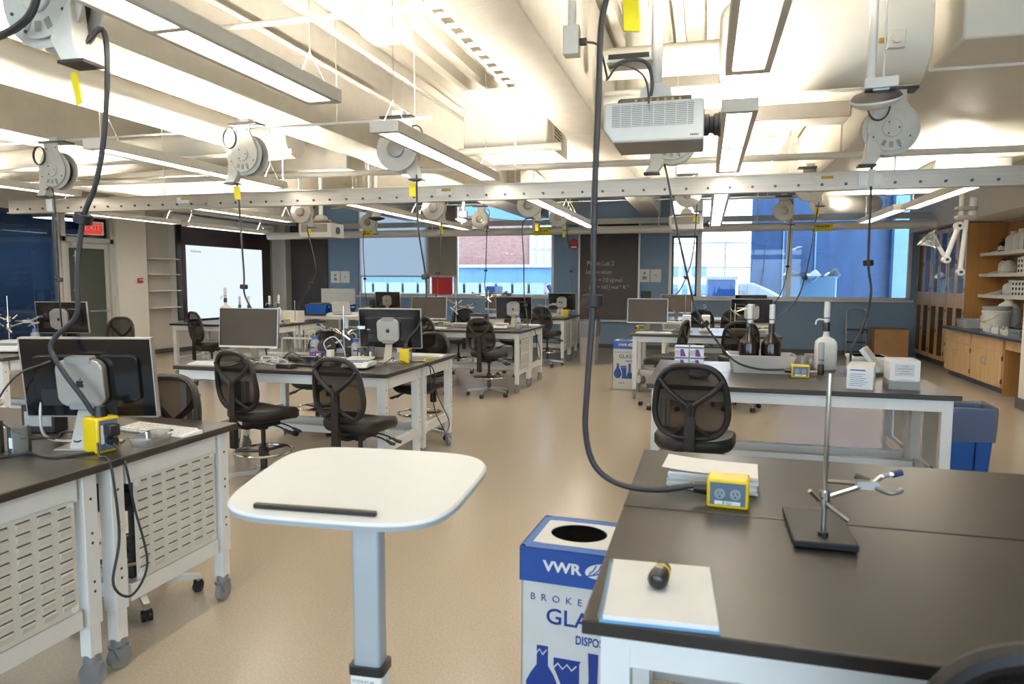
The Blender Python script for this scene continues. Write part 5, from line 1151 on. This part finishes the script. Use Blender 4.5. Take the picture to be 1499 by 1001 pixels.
cable('black cable beside the middle monitor stand', [(-2.7, 5.6, z), (-2.62, 5.62, z+.05), (-2.66, 5.7, z), (-2.58, 5.66, z+.02), (-2.54, 5.7, z)], .004)
cable('black cable looping off the slatted table end', [(-2.75, 10.6, z), (-2.62, 10.62, z), (-2.545, 10.65, .85), (-2.53, 10.72, .55), (-2.53, 10.85, .4), (-2.53, 10.95, .5), (-2.54, 10.7, .8)], .006)
cable('black cable bundle before the far right monitors', [(-.45, 10.3, z), (-.35, 10.35, z+.04), (-.3, 10.28, z), (-.2, 10.4, z+.05), (-.4, 10.4, z)], .006)

# more clutter on the balance table
for lb_, x, y, rz, w, d, h, mt in (('small white adapter brick below the dark blank monitor', -3.66, 5.42, 20, .08, .05, .03, 'white_plastic'), ('grey meter lying beside the tablet', -3.08, 5.32, 12, .07, .14, .03, 'grey_plastic'), ('black power strip behind the tablet', -3.5, 5.62, 4, .3, .05, .04, 'black_plastic'), ('cream plate stack in front of the test tube rack', -3.95, 5.86, 0, .2, .12, .035, 'off_white'),
        ('black motor block beneath the big wheels', -3.2, 6.02, 0, .16, .12, .1, 'black_plastic'), ('silver control box beside the middle monitor', -2.98, 6.1, 0, .16, .12, .1, 'silver')):
    t = thing('bench_device', lb_, 'device', (x, y, TT), R(rz)); obj('case', MB().box(-w/2, w/2, -d/2, d/2, 0, h), mt, t, bev=.004); obj('top_panel', MB().box(-w*.35, w*.35, -d*.35, d*.35, h, h+.002), 'light_grey', t)
for lb_, x, y, r_, h_ in (('small clear vial beside the purple box', -3.3, 5.66, .018, .07), ('small clear vial left of the cream apparatus', -3.25, 5.55, .018, .08), ('tall clear flask behind the balance pan', -2.86, 5.68, .03, .14)): beaker(lb_, x, y, r_, h_)
cable('black cable draped over the big wheels', [(-3.5, 5.95, TT+.02), (-3.42, 5.93, TT+.16), (-3.32, 5.95, TT+.24), (-3.2, 5.96, TT+.2), (-3.12, 5.9, TT+.02)], .005)
cable('black cable between the wash bottles', [(-3.55, 5.7, TT+.006), (-3.4, 5.82, TT+.03), (-3.2, 5.75, TT+.06), (-3.05, 5.8, TT+.01), (-2.9, 5.7, TT+.006)], .005)
cable('white tube loop above the cream apparatus', [(-3.15, 5.48, TT+.06), (-3.2, 5.45, TT+.18), (-3.1, 5.45, TT+.24), (-3.02, 5.47, TT+.14), (-3.02, 5.5, TT+.01)], .005, 'cable_white')
cable('black cable tangle before the dark blank monitor stand', [(-3.95, 5.25, TT+.006), (-3.85, 5.3, TT+.05), (-3.75, 5.24, TT+.02), (-3.82, 5.18, TT+.006), (-3.92, 5.3, TT+.04), (-3.7, 5.36, TT+.006)], .004)
cable('thick black cable curving across the top left corner', [(-2.4, 2.15, 2.8), (-2.45, 2.15, 2.66), (-2.53, 2.15, 2.6), (-2.65, 2.15, 2.57), (-2.78, 2.15, 2.57), (-2.95, 2.15, 2.62)], .014)

# ================================================================== foreground things
# podium
def podium(label, x, y, rz, z, extras=True):
    t = thing('podium', label, 'podium', (x, y, 0), R(rz))
    o = superell(.66, .56, 4.2, 48); o = [(u*(1+.05*(v/.28)), v*(1+.0*u)) for u, v in o]
    rings = []
    for zz_, k in ((-.022, .965), (-.016, .992), (-.006, 1.0), (0, .985)): rings.append([(u*k, v*k, zz_) for u, v in o])
    tp_ = obj('top', MB().loft(rings), 'podium_white', t, (0, 0, z), (R(5.0), 0, 0))
    obj('edge_band', MB().loft([[(u*1.004, v*1.004, -.02) for u, v in o], [(u*1.008, v*1.008, -.008) for u, v in o]]), 'podium_grey', tp_)
    if extras: obj('pencil_ledge', MB().box(-.2, .14, -.238, -.222, -.002, .012), 'black_plastic', tp_, bev=.003)
    cx, cy = .02, .0
    obj('upper_column', MB().prism([(cx+u, cy+v) for u, v in rrect(.085, .06, .012)], .5, z-.02), 'podium_grey', t)
    obj('column_collar', MB().prism([(cx+u, cy+v) for u, v in rrect(.108, .082, .014)], .505, .53), 'black_plastic', t)
    lc = obj('lower_column', MB().prism([(cx+u, cy+v) for u, v in rrect(.1, .075, .013)], .06, .51), 'podium_white', t)
    if extras:
        obj('name_label', MB().box(cx-.045, cx+.03, -.0385, -.0375, .455, .5), 'podium_white', lc)
        text('label_print', 'PODIUM #6\nB-1521', .013, (cx-.006, -.039, .483), (R(90), 0, 0), 'grey_plastic', lc, 'CENTER')
    obj('base_plate', MB().prism(rrect(.6, .5, .05), 0.05, .075), 'podium_grey', t, bev=.005)
    for sx in (-1, 1):
        for sy in (-1, 1): obj('caster', MB().cyl((sx*.25-.012, sy*.2, .025), (sx*.25+.012, sy*.2, .025), .025).cyl((sx*.25, sy*.2, .025), (sx*.25, sy*.2, .055), .012), 'caster_grey', t)
    obj('support_bracket', MB().box(cx-.12, cx+.12, cy-.1, cy+.1, z-.045, z-.02), 'podium_grey', t)
    return t
podium('white pedestal podium with a black pencil ledge in the foreground', -.945, 1.80, 4, 1.075)
podium('white pedestal podium with an open laptop near the bottle table', -6.28, 11.45, 20, 1.04, False)
lt = thing('laptop', 'open silver laptop on the distant white podium', 'laptop', (-6.33, 11.45, 1.045), R(200))
obj('base', MB().box(-.16, .16, -.11, .11, 0, .015), 'silver', lt, (0, 0, .012), (R(-4), 0, 0)); obj('lid', MB().box(-.16, .16, -.006, .006, 0, .22), 'light_grey', lt, (0, .11, .03), (R(-22), 0, 0)); obj('screen', MB().box(-.15, .15, -.009, -.006, .01, .21), 'screen_dark', lt, (0, .11, .03), (R(-22), 0, 0))

# broken glass boxes
def glass_box(label, x, y, rz=0, s=1.0):
    t = thing('glass_disposal_box', label, 'disposal box', (x, y, 0), R(rz), 'broken glass boxes')
    w = .335; h = .745; hl = .12; k = .97
    c_ = w/2*k; obj('carton', MB().box(-c_, c_, -c_, -c_+.006, 0, h-.02).box(-c_, c_, c_-.006, c_, 0, h-.02).box(-c_, -c_+.006, -c_, c_, 0, h-.02).box(c_-.006, c_, -c_, c_, 0, h-.02).box(-c_, c_, -c_, c_, 0, .006), 'paper_grey', t)
    m = MB()
    a, b = w/2, h-hl
    m.box(-a, a, -a, -a+.004, b, h).box(-a, a, a-.004, a, b, h).box(-a, -a+.004, -a, a, b, h).box(a-.004, a, -a, a, b, h)
    obj('lid_sides', m, 'blue_box', t)
    n = 32; hole = [(.1*math.cos(2*PI*i/n), .085*math.sin(2*PI*i/n)+.01) for i in range(n)]
    sq = []
    for u, v in hole:
        kk = a/max(abs(u), abs(v-.01)); sq.append((max(-a, min(a, u*kk)), max(-a, min(a, (v-.01)*kk+.0))))
    m = MB(); m.add([(u, v, h) for u, v in sq]+[(u, v, h) for u, v in hole], [(i, (i+1) % n, n+(i+1) % n, n+i) for i in range(n)]); m.add([(sx*a, sy*a, h) for sx, sy in ((1, 1), (-1, 1), (-1, -1), (1, -1))], [])
    lid = obj('lid_top', m, 'blue_lid', t, smooth=False)
    p2 = []
    for u, v in hole:
        kk = min(.135/max(abs(u), 1e-6), .12/max(abs(v-.01), 1e-6)); p2.append((u*kk, (v-.01)*kk))
    obj('white_panel', MB().add([(u, v, h+.0012) for u, v in p2]+[(u*1.02, v*1.02, h+.0012) for u, v in hole], [(i, (i+1) % n, n+(i+1) % n, n+i) for i in range(n)]), 'paper', lid)
    obj('liner', MB().lathe([(.099, h-.001), (.096, h-.1), (.09, h-.3), (.0, h-.32)], n=24), 'void_black', t)  # black surface stands in for the shade inside the box
    obj('liner_folds', MB().tube([(.04, .05, h-.03), (.02, .0, h-.08), (.05, -.03, h-.05)], .004, 6).tube([(.06, .04, h-.03), (.045, -.02, h-.07)], .003, 6), 'bag_film', t)
    fz = -w/2-.001
    if s:
        lg = text('brand_lettering', 'VWR', .05, (-.082, fz, h-.075), (R(90), 0, 0), 'paper', t, 'LEFT', sx=1.15, bold=.0016)
        el = MB().prism([(.112+.05*math.cos(2*PI*i/24), h-.055+.026*math.sin(2*PI*i/24)+.02*math.cos(2*PI*i/24)*.35) for i in range(24)], fz-.0008, fz, 'y')
        e = obj('brand_emblem', el, 'paper', t); m = MB()
        for q in range(4): m.tube(crv([(.075+.016*q, fz-.002, h-.068+.003*q), (.092+.016*q, fz-.002, h-.05), (.1+.016*q, fz-.002, h-.034+.003*q)]), .002, 5)
        m.tube(crv([(.068, fz-.002, h-.075), (.112, fz-.002, h-.06), (.155, fz-.002, h-.03)]), .0025, 5); obj('emblem_strokes', m, 'blue_box', e)
        kz = -w/2*k-.001
        text('broken_lettering', 'B  R  O  K  E  N', .034, (-.13, kz, h-.185), (R(90), 0, 0), 'blue_ink', t)
        text('glass_lettering', 'GLASS', .078, (-.075, kz, h-.262), (R(90), 0, 0), 'blue_ink', t, sx=1.05, bold=.0008)
        text('disposal_lettering', 'DISPOSAL', .042, (.03, kz, h-.32), (R(90), 0, 0), 'blue_ink', t, sx=.7, bold=.0008)
        text('small_brand', 'VWR', .035, (-.07, kz, .09), (R(90), 0, 0), 'black_plastic', t, sx=1.2)
        def pr(name, poly, dy=0): obj(name, MB().prism(poly, kz-.0008-dy, kz, 'y'), 'blue_ink', t)
        fl = [(-.105, .40), (-.065, .40), (-.065, .33), (-.045, .3), (-.028, .26), (-.03, .215), (-.055, .18), (-.085, .17), (-.12, .185), (-.142, .22), (-.143, .265), (-.125, .3), (-.105, .33)]
        pr('flask_print', fl[::-1]); 
        bk = [(-.045, .365), (.05, .365), (.045, .355), (.045, .17), (-.025, .17), (-.02, .21), (-.018, .27), (-.035, .31), (-.045, .33)]
        pr('beaker_print', bk[::-1], .0003)
        er = [(.075, .4), (.11, .4), (.108, .3), (.15, .2), (.15, .17), (.04, .17), (.045, .2), (.078, .3)]
        pr('conical_flask_print', er[::-1])
        m = MB()
        for x0, z0, nn, dx in ((-.107, .375, 4, .012), (-.045, .335, 6, .016), (.055, .27, 5, .016)):
            m.tube([(x0+i*dx, kz-.002, z0+(.012 if i % 2 else -.006)) for i in range(nn)], .003, 5)
        obj('crack_print', m, 'paper_grey', t)
    return t
glass_box('blue and white broken glass box beside the front black table', -.415, 2.42, -3)
glass_box('distant blue and white broken glass box beside the far right table', -1.17, 10.85, 0)

# things on the nearest table
nb = thing('notebook', 'white spiral notebook with blue edge on the nearest table', 'notebook', (-.085, 1.615, TT), R(3))
obj('cover', MB().box(-.125, .125, -.16, .16, 0, .004), 'sky_blue', nb); obj('pages', MB().box(-.118, .123, -.157, .157, .004, .016), 'paper', nb, bev=.002)
for i in range(26): obj('spiral_ring', MB().tube([(-.121+.007*math.cos(2*PI*j/10), -.15+.012*i, .009+.009*math.sin(2*PI*j/10)) for j in range(10)], .0012, 4, True), 'grey_plastic', nb)
fl_ = thing('pointer_device', 'small black and yellow cylindrical device on the notebook', 'device', (-.085, 1.645, TT+.038), R(-8))
obj('body', MB().lathe([(0, -.045), (.016, -.045), (.023, -.035), (.0235, -.01), (.02, .01), (.019, .035), (.014, .042), (0, .042)], n=20, axis='y'), 'black_plastic', fl_); obj('yellow_ring', MB().lathe([(.0215, .006), (.0215, .016)], n=20, axis='y'), 'yellow_plastic', fl_); obj('lens', MB().lathe([(0, -.047), (.012, -.0465), (.014, -.045)], n=16, axis='y'), 'screen_black', fl_); obj('side_tag', MB().cb((0, -.012, .0225), (.016, .012, .003)), 'light_grey', fl_)
ps = thing('paper_stack', 'stack of white papers behind the yellow outlet box', 'papers', (.045, 2.58, TT), R(-4))
for i in range(7): obj('paper_sheaf', MB().cb((random.uniform(-.004, .004), random.uniform(-.006, .006), .006+.0085*i), (.3, .2, .0075), (0, 0, random.uniform(-.02, .02))), ('paper', 'paper_grey')[i % 2], ps)
obj('top_sheet', MB().grid(lambda u, v: (-.17+.32*u, -.1+.2*v, .064+.012*(1-u)**3), 10, 3), 'paper', ps)

# waste bins
def bag_bin(label, x, y, w, d, h, mat, rz=0, bagdrop=.2, name='waste_bin', bagm='bag_clear'):
    t = thing(name, label, 'bin', (x, y, 0), R(rz)); o = rrect(w, d, .04, 4); n = len(o)
    m = MB().add([(u*.82, v*.82, 0) for u, v in o]+[(u, v, h) for u, v in o]+[(u*.96, v*.96, h) for u, v in o]+[(u*.8, v*.8, .02) for u, v in o], [(i, (i+1) % n, n+(i+1) % n, n+i) for i in range(n)]+[(n+i, n+(i+1) % n, 2*n+(i+1) % n, 2*n+i) for i in range(n)]+[(2*n+i, 2*n+(i+1) % n, 3*n+(i+1) % n, 3*n+i) for i in range(n)]+[tuple(range(4*n-1, 3*n-1, -1))])
    obj('bin_body', m, mat, t)
    if bagdrop:
        random.seed(5); P = []
        for zz_, k in ((h-bagdrop, 1.02), (h-bagdrop*.6, 1.035), (h-.03, 1.04), (h+.015, 1.02), (h+.005, .95), (h-.12, .88), (h-.25, .8)):
            P.append([(u*k*random.uniform(.985, 1.02), v*k*random.uniform(.985, 1.02), zz_+random.uniform(-.012, .012)) for u, v in o])
        m = MB(); vs = [p for r_ in P for p in r_]; m.add(vs, [(q*n+i, q*n+(i+1) % n, (q+1)*n+(i+1) % n, (q+1)*n+i) for q in range(len(P)-1) for i in range(n)])
        obj('bag_liner', m, bagm, t)
    return t
bag_bin('tall grey waste bin with clear bag liner at the end of the window table', -2.22, 13.95, .36, .5, .86, 'grey_plastic', 0, .3)
b = bag_bin('blue recycling bin with clear bag hanging over its rim', 2.02, 6.35, .4, .32, .66, 'blue_bin', 4, .26)
obj('bin_rib', MB().box(.05, .055, -.16, -.14, .05, .4), 'navy', b)
bag_bin('slim blue bin under the counter, nearer the cabinets', 4.55, 11.15, .3, .4, .5, 'blue_bin', 0, .0)
bag_bin('slim dark grey bin beside the slim blue one', 4.35, 10.85, .3, .3, .5, 'baseboard', 0, .0)
# ladder, carton
ld = thing('step_ladder', 'folded chrome step ladder leaning on the blue wall', 'ladder', (3.25, 16.95, 0))
obj('rail', MB().tube(crv([(-.2, 0, 0), (-.2, .08, .9), (-.19, .1, 1.02), (-.12, .11, 1.07), (.12, .11, 1.07), (.19, .1, 1.02), (.2, .08, .9), (.2, 0, 0)], 5), .014, 8), 'steel', ld)
for z_ in (.3, .58): obj('step', MB().box(-.19, .19, -.04+.05*z_, .1+.05*z_, z_, z_+.03), 'black_plastic', ld)
for s_ in (-1, 1): obj('rear_leg', MB().cyl((s_*.18, .2, 0), (s_*.18, .1, .75), .011), 'steel', ld); obj('foot', MB().cyl((s_*.2, 0, 0), (s_*.2, .004, .04), .019), 'rubber_black', ld)
cbx = carton('cardboard_box', 'large brown cardboard box against the blue wall', 'box', 3.88, 16.86, -2, .66, .6, .64, 'cardboard', 0, None, None, .006)
obj('flap_seam', MB().box(-.005, .005, -.3, .3, .64, .6415), 'wood_side', cbx); obj('hand_hole', MB().box(-.31, -.25, -.302, -.298, .42, .47), 'wood_in', cbx)

# ================================================================== right wall cabinets
def tall_cab(label, y0, y1):
    t = thing('tall_cabinet', label, 'cabinet', (4.47, y0, 0), 0, 'tall glass cabinets'); w = y1-y0
    m = MB().box(.03, .62, 0, .02, .1, 2.7).box(.03, .62, w-.02, w, .1, 2.7).box(.6, .62, .02, w-.02, .1, 2.7).box(.03, .6, .02, w-.02, 2.67, 2.7).box(.03, .6, .02, w-.02, .1, .13).box(.03, .6, .02, w-.02, 1.29, 1.33)
    obj('carcass', m, 'wood_in', t)
    obj('side_panel', MB().box(.0, .62, -.004, 0, .1, 2.7), 'wood_side', t); obj('plinth', MB().box(.06, .6, 0, w, 0, .1), 'baseboard', t)
    for z_ in (.5, .9, 1.7, 2.1, 2.4): obj('shelf', MB().box(.08, .6, .02, w-.02, z_, z_+.02), 'wood_in', t)
    for k in range(2):
        a, b = k*w/2+.003, (k+1)*w/2-.003
        for z0, z1 in ((.12, 1.25), (1.37, 2.68)):
            m = MB().box(0, .01, a, a+.085, z0, z1).box(0, .01, b-.085, b, z0, z1).box(0, .01, a+.085, b-.085, z0, z0+.08).box(0, .01, a+.085, b-.085, z1-.08, z1)
            d = obj('door', m, 'wood', t, bev=.003); obj('pane', MB().box(.001, .004, a+.085, b-.085, z0+.08, z1-.08), 'cabinet_glass', d)
            hy = b-.03 if k == 0 else a+.03; obj('handle', MB().cyl((-.02, hy, (z0+z1)/2-.04), (-.02, hy, (z0+z1)/2+.04), .006), 'steel_dark', d)
            hy = a+.01 if k == 0 else b-.01
            for z_ in (z0+.15, z1-.15): obj('hinge', MB().box(-.005, .01, hy-.01, hy+.01, z_-.03, z_+.03), 'steel_dark', d)
    obj('middle_rail', MB().box(0, .012, 0, w, 1.25, 1.37), 'wood', t)
    return t
tall_cab('tall glass-door cabinet next to the back window', 16.26, 17.24); tall_cab('middle one of the three tall glass-door cabinets', 15.26, 16.24); tall_cab('tall glass-door cabinet with the wide brown side panel', 14.26, 15.24)
for i, (y, z_, w, h, mt) in enumerate(((14.6, 1.72, .3, .25, 'blue_tub'), (14.9, 1.72, .2, .22, 'paper'), (15.6, .92, .3, .2, 'cardboard'), (14.8, .92, .25, .2, 'off_white'), (16.6, 1.33, .4, .3, 'light_grey'))):
    carton('stored_box', ('blue box on the upper shelf of the nearest tall cabinet', 'white box on the upper shelf of the nearest tall cabinet', 'brown box inside the middle tall cabinet', 'cream box low inside the nearest tall cabinet', 'grey box inside the cabinet next to the window')[i], 'box', 4.8, y, 0, .3, w, h, mt, z_)
def base_cab(label, y0, y1):
    t = thing('base_cabinet', label, 'cabinet', (4.2, y0, 0), 0, 'base cabinets'); w = y1-y0
    obj('carcass', MB().box(.02, .88, 0, w, .1, .83), 'wood', t); obj('plinth', MB().box(.09, .88, 0, w, 0, .1), 'counter_black', t)
    for k in range(2):
        a, b = k*w/2+.004, (k+1)*w/2-.004
        d = obj('door', MB().box(0, .02, a, b, .12, .62), 'wood', t, bev=.002); hy = b-.06 if k == 0 else a+.06
        obj('handle', MB().tube(crv([(0, hy, .5), (-.03, hy, .49), (-.03, hy, .41), (0, hy, .4)], 3), .006, 6), 'steel', d)
        hy = a if k == 0 else b
        for z_ in (.2, .54): obj('hinge', MB().box(-.006, .01, hy-.012, hy+.012, z_-.035, z_+.035), 'steel_dark', d)
    d = obj('drawer', MB().box(0, .02, .004, w-.004, .635, .82), 'wood', t, bev=.002); obj('handle', MB().tube(crv([(0, w/2-.05, .73), (-.03, w/2-.045, .73), (-.03, w/2+.045, .73), (0, w/2+.05, .73)], 3), .006, 6), 'steel', d)
base_cab('wooden base cabinet adjoining the tall cabinets', 12.98, 14.24); base_cab('wooden base cabinet at the open knee space', 11.7, 12.96)
kn = thing('knee_panel', 'wooden panel forming the open knee space under the counter', 'panel', (4.2, 10.4, 0)); obj('apron', MB().box(.02, .05, .23, 1.28, .68, .83), 'wood', kn); obj('back_board', MB().box(.8, .84, .23, 1.28, .0, .83), 'wood_side', kn); obj('end_board', MB().box(.02, .84, 1.26, 1.285, .0, .83), 'wood_side', kn)
wt = thing('worktop', 'long dark blue-grey worktop along the right wall', 'worktop', (0, 0, 0)); obj('slab', MB().box(4.13, 5.09, 10.63, 14.24, .83, .87), 'counter_black', wt, bev=.004); obj('upstand', MB().box(5.06, 5.09, 10.35, 14.24, .87, .97), 'counter_black', wt)
struct('column_right', MB().box(4.02, 4.5, 10.0, 10.62, 0, ZC), 'wall_white', bev=.006); struct('baseboard_right', MB().box(4.0, 4.52, 9.98, 10.64, 0, .14), 'baseboard')
struct('wall_splash', MB().box(5.085, 5.1, 10.4, 14.24, .97, 2.7), 'wood_in')
CZ = .87
tray('plastic_tub', 'clear plastic dish tub on the wall counter', 'tub', 4.42, 13.75, 0, .3, .42, .15, 'milky_plastic', z=CZ)
def jug(label, x, y, r, h, mat='jug_white', cap=True, z=CZ, handle=True, capm='white_plastic', group='white jugs'):
    t = thing('jug', label, 'jug', (x, y, z), 0, group); obj('body', MB().lathe([(0, 0), (r*.96, 0), (r, .01), (r, h*.7), (r*.8, h*.84), (r*.35, h*.95), (r*.35, h)], n=22), mat, t)
    if cap: obj('cap', MB().lathe([(r*.4, h), (r*.4, h+.03), (0, h+.032)], n=16), capm, t)
    if handle: obj('handle', MB().tube(crv([(0, -r*.5, h*.92), (0, -r*1.15, h*.88), (0, -r*1.2, h*.65), (0, -r*.95, h*.58)], 4), .01, 6), mat, t)
    obj('label', MB().lathe([(r*1.005, h*.25), (r*1.005, h*.55)], n=22), 'paper', t)
    return t
jug('small white jug behind the clear dish tub', 4.6, 13.55, .09, .28)
jug('big white canister at the back of the wall counter', 4.75, 13.1, .17, .5, handle=False)
bk = thing('bucket', 'large white bucket with lid on the wall counter', 'bucket', (4.5, 12.85, CZ)); obj('body', MB().lathe([(0, 0), (.17, 0), (.19, .27), (.19, .3)], n=28), 'jug_white', bk); obj('lid', MB().lathe([(.2, .28), (.205, .3), (.205, .33), (.19, .335), (0, .33)], n=28), 'white_plastic', bk); obj('second_lid', MB().lathe([(.19, .335), (.205, .36), (.2, .4), (0, .405)], n=28), 'milky_plastic', bk); obj('yellow_label', MB().cb((-.188, -.04, .15), (.004, .1, .03), (0, 0, R(12))), 'yellow_tape', bk); obj('bail_handle', MB().tube(crv([(-.03, -.2, .28), (-.15, -.2, .2), (-.2, 0, .16), (-.15, .2, .2), (-.03, .2, .28)], 5), .004, 6), 'steel', bk)
for i in range(5):
    jug(('tiny white jar on the counter edge nearest the bucket', 'second tiny white jar along the counter edge', 'third tiny white jar along the counter edge', 'fourth tiny white jar along the counter edge', 'last tiny white jar by the metal rack')[i], 4.3+.02*(i % 2), 12.55-.17*i, .045, .1, handle=False, group='tiny jars on the counter')
dr_ = thing('drying_rack', 'metal rack with black lab ware on the wall counter', 'rack', (4.5, 11.75, CZ)); obj('rack_base', MB().box(-.2, .25, -.3, .35, 0, .03).box(-.2, -.18, -.3, .35, .03, .1), 'steel', dr_, bev=.004)
for i in range(6): obj('wire', MB().cyl((-.2, -.28+.12*i, .1), (.25, -.28+.12*i, .12), .005), 'steel', dr_)
obj('black_ware', MB().grid(lambda u, v: (-.12+.4*u, -.3+.62*v, .12+.1*math.sin(u*PI)*math.sin(v*PI)+.03*math.sin(u*13)*math.cos(v*11)), 12, 14), 'rubber_black', dr_)
fc = thing('faucet', 'chrome gooseneck lab faucet on the right wall', 'faucet', (4.95, 12.4, CZ)); obj('neck', MB().tube(crv([(0, 0, 0), (0, 0, .3), (-.05, 0, .4), (-.14, 0, .4), (-.18, 0, .3)], 6), .013, 8), 'chrome', fc)
for s_ in (-1, 1): obj('tap_handle', MB().cyl((0, s_*.12, 0), (0, s_*.12, .1), .015).cb((-.03, s_*.12, .11), (.09, .018, .014)), 'chrome', fc)
for i in range(4):
    t = thing('gas_tap', ('gas tap on the splash wall nearest the tall cabinet', 'second gas tap on the splash wall', 'third gas tap on the splash wall', 'gas tap on the splash wall nearest the column')[i], 'tap', (5.08, 13.2-.4*i, 1.22)); obj('spout', MB().cyl((0, 0, 0), (-.07, 0, 0), .014).cyl((-.06, 0, 0), (-.09, 0, -.05), .01), 'chrome', t); obj('tap_handle', MB().cb((-.05, 0, .025), (.02, .06, .012)), 'steel', t)
SHZ = (1.42, 1.78, 2.14)
for i, z_ in enumerate(SHZ):
    t = thing('wall_rack_shelf', ('bottom', 'middle', 'top')[i]+' white wall shelf above the counter', 'shelf', (0, 0, z_)); obj('board', MB().box(4.68, 5.08, 10.7, 14.22, -.03, 0), 'wall_white', t, bev=.003); obj('bracket', MB().add([(4.7, 14.2, 0), (5.08, 14.2, 0), (5.08, 14.2, .12), (4.7, 14.22, .0), (5.08, 14.22, 0), (5.08, 14.22, .12)], [(0,1,2), (3,5,4), (0,2,5,3)]), 'wall_white', t); obj('front_lip', MB().box(4.665, 4.685, 10.7, 14.22, -.035, .02), 'wall_white', t)
def shelf_bottle(label, y, z_, r, h, mat, capm='black_plastic', x=4.88):
    jug(label, x, y, r, h, mat, True, z_, False, capm, 'bottles on the wall shelves')
for a in [('small dark bottle with yellow label at the end of the top shelf', 13.85, SHZ[2], .07, .22, 'amber'), ('front white jug on the top shelf', 13.45, SHZ[2], .11, .32, 'jug_white', 'white_plastic'), ('second white jug on the top shelf', 13.15, SHZ[2], .11, .34, 'jug_white', 'white_plastic'), ('tall white jug beside the blue bin on the top shelf', 12.85, SHZ[2], .12, .36, 'jug_white', 'white_plastic'),
          ('black-capped white bottle at the end of the middle shelf', 13.8, SHZ[1], .07, .24, 'off_white'), ('larger black-capped white bottle on the middle shelf', 13.55, SHZ[1], .1, .24, 'off_white'), ('white bottle beside the slotted carton on the middle shelf', 13.0, SHZ[1], .08, .26, 'jug_white', 'white_plastic'), ('white jar at the bottom shelf', 13.4, SHZ[0], .12, .24, 'off_white', 'white_plastic'), ('small red-capped jar at the bottom shelf', 13.7, SHZ[0], .05, .06, 'red_paint', 'red_paint')]: shelf_bottle(*a)
carton('shelf_bin', 'open blue bin on the top wall shelf', 'bin', 4.88, 12.3, 0, .36, .55, .2, 'blue_lid', SHZ[2])
def holes(t, w, d, h):
    m = MB()
    for r_ in range(3):
        for c_ in range(4): m.box(-w/2-.002, -w/2, -d*.42+c_*d*.24, -d*.42+c_*d*.24+d*.12, h*(.12+.3*r_), h*(.12+.3*r_)+h*.16)
    obj('slots', m, 'slot_dark', t)
carton('slotted_carton', 'white carton with dark slots on the middle wall shelf', 'box', 4.88, 12.6, 0, .3, .45, .26, 'paper', SHZ[1], holes)
carton('slotted_carton', 'white carton with small holes on the bottom wall shelf', 'box', 4.88, 12.75, 0, .3, .5, .26, 'paper', SHZ[0], holes)

# fume arm
fa2 = thing('fume_arm', 'white jointed extraction arm with clear hood before the cabinets', 'extraction arm', (0, 11.0, 0))
obj('ceiling_tube', MB().cyl((3.36, 0, 3.1), (3.35, 0, 2.5), .035, n=14).cyl((3.5, 0, 2.8), (3.47, 0, 2.5), .05, n=14), 'white_plastic', fa2)
obj('clamp_band', MB().box(3.28, 3.54, -.06, .06, 2.62, 2.68).box(3.28, 3.54, -.06, .06, 2.5, 2.56), 'grey_plastic', fa2, bev=.02)
obj('upper_arm', MB().cyl((3.33, 0, 2.42), (3.2, 0, 1.98), .032, n=14), 'white_plastic', fa2); obj('hanging_tube', MB().cyl((3.42, 0, 2.5), (3.38, 0, 1.8), .032, n=14).cyl((3.38, -.04, 1.79), (3.38, .04, 1.79), .05, n=16), 'white_plastic', fa2)
obj('joint', MB().cyl((3.33, -.05, 2.42), (3.33, .05, 2.42), .055, n=16).cyl((3.2, -.05, 1.96), (3.2, .05, 1.96), .05, n=16), 'white_plastic', fa2); obj('joint_knob', MB().cyl((3.33, -.06, 2.42), (3.33, -.05, 2.42), .02).cyl((3.2, -.06, 1.96), (3.2, -.05, 1.96), .02).cyl((3.38, -.05, 1.79), (3.38, -.04, 1.79), .02), 'black_plastic', fa2)
obj('lower_arm', MB().cyl((3.2, 0, 1.97), (3.1, 0, 2.14), .028, n=14), 'white_plastic', fa2)
hd = []
for k in range(6):
    a = k/5; r_ = .04+.12*a**1.5; c_ = Vector((3.1-.08*a, 0, 2.14+.06*a)); ax = Vector((-.7, 0, .7)).normalized(); u_ = Vector((0, 1, 0)); v_ = ax.cross(u_)
    hd.append([tuple(c_+ax*.1*a+(u_*math.cos(2*PI*i/24)+v_*math.sin(2*PI*i/24)*(1.0+.25*math.cos(2*PI*i/24)*a))*r_) for i in range(24)])
m = MB().loft(hd); m.f = m.f[:-2]; m.mi = m.mi[:-2]; obj('clear_hood', m, 'lab_glass', fa2); obj('hood_rim', MB().tube(hd[-1], .006, 6, True), 'lab_glass', fa2)
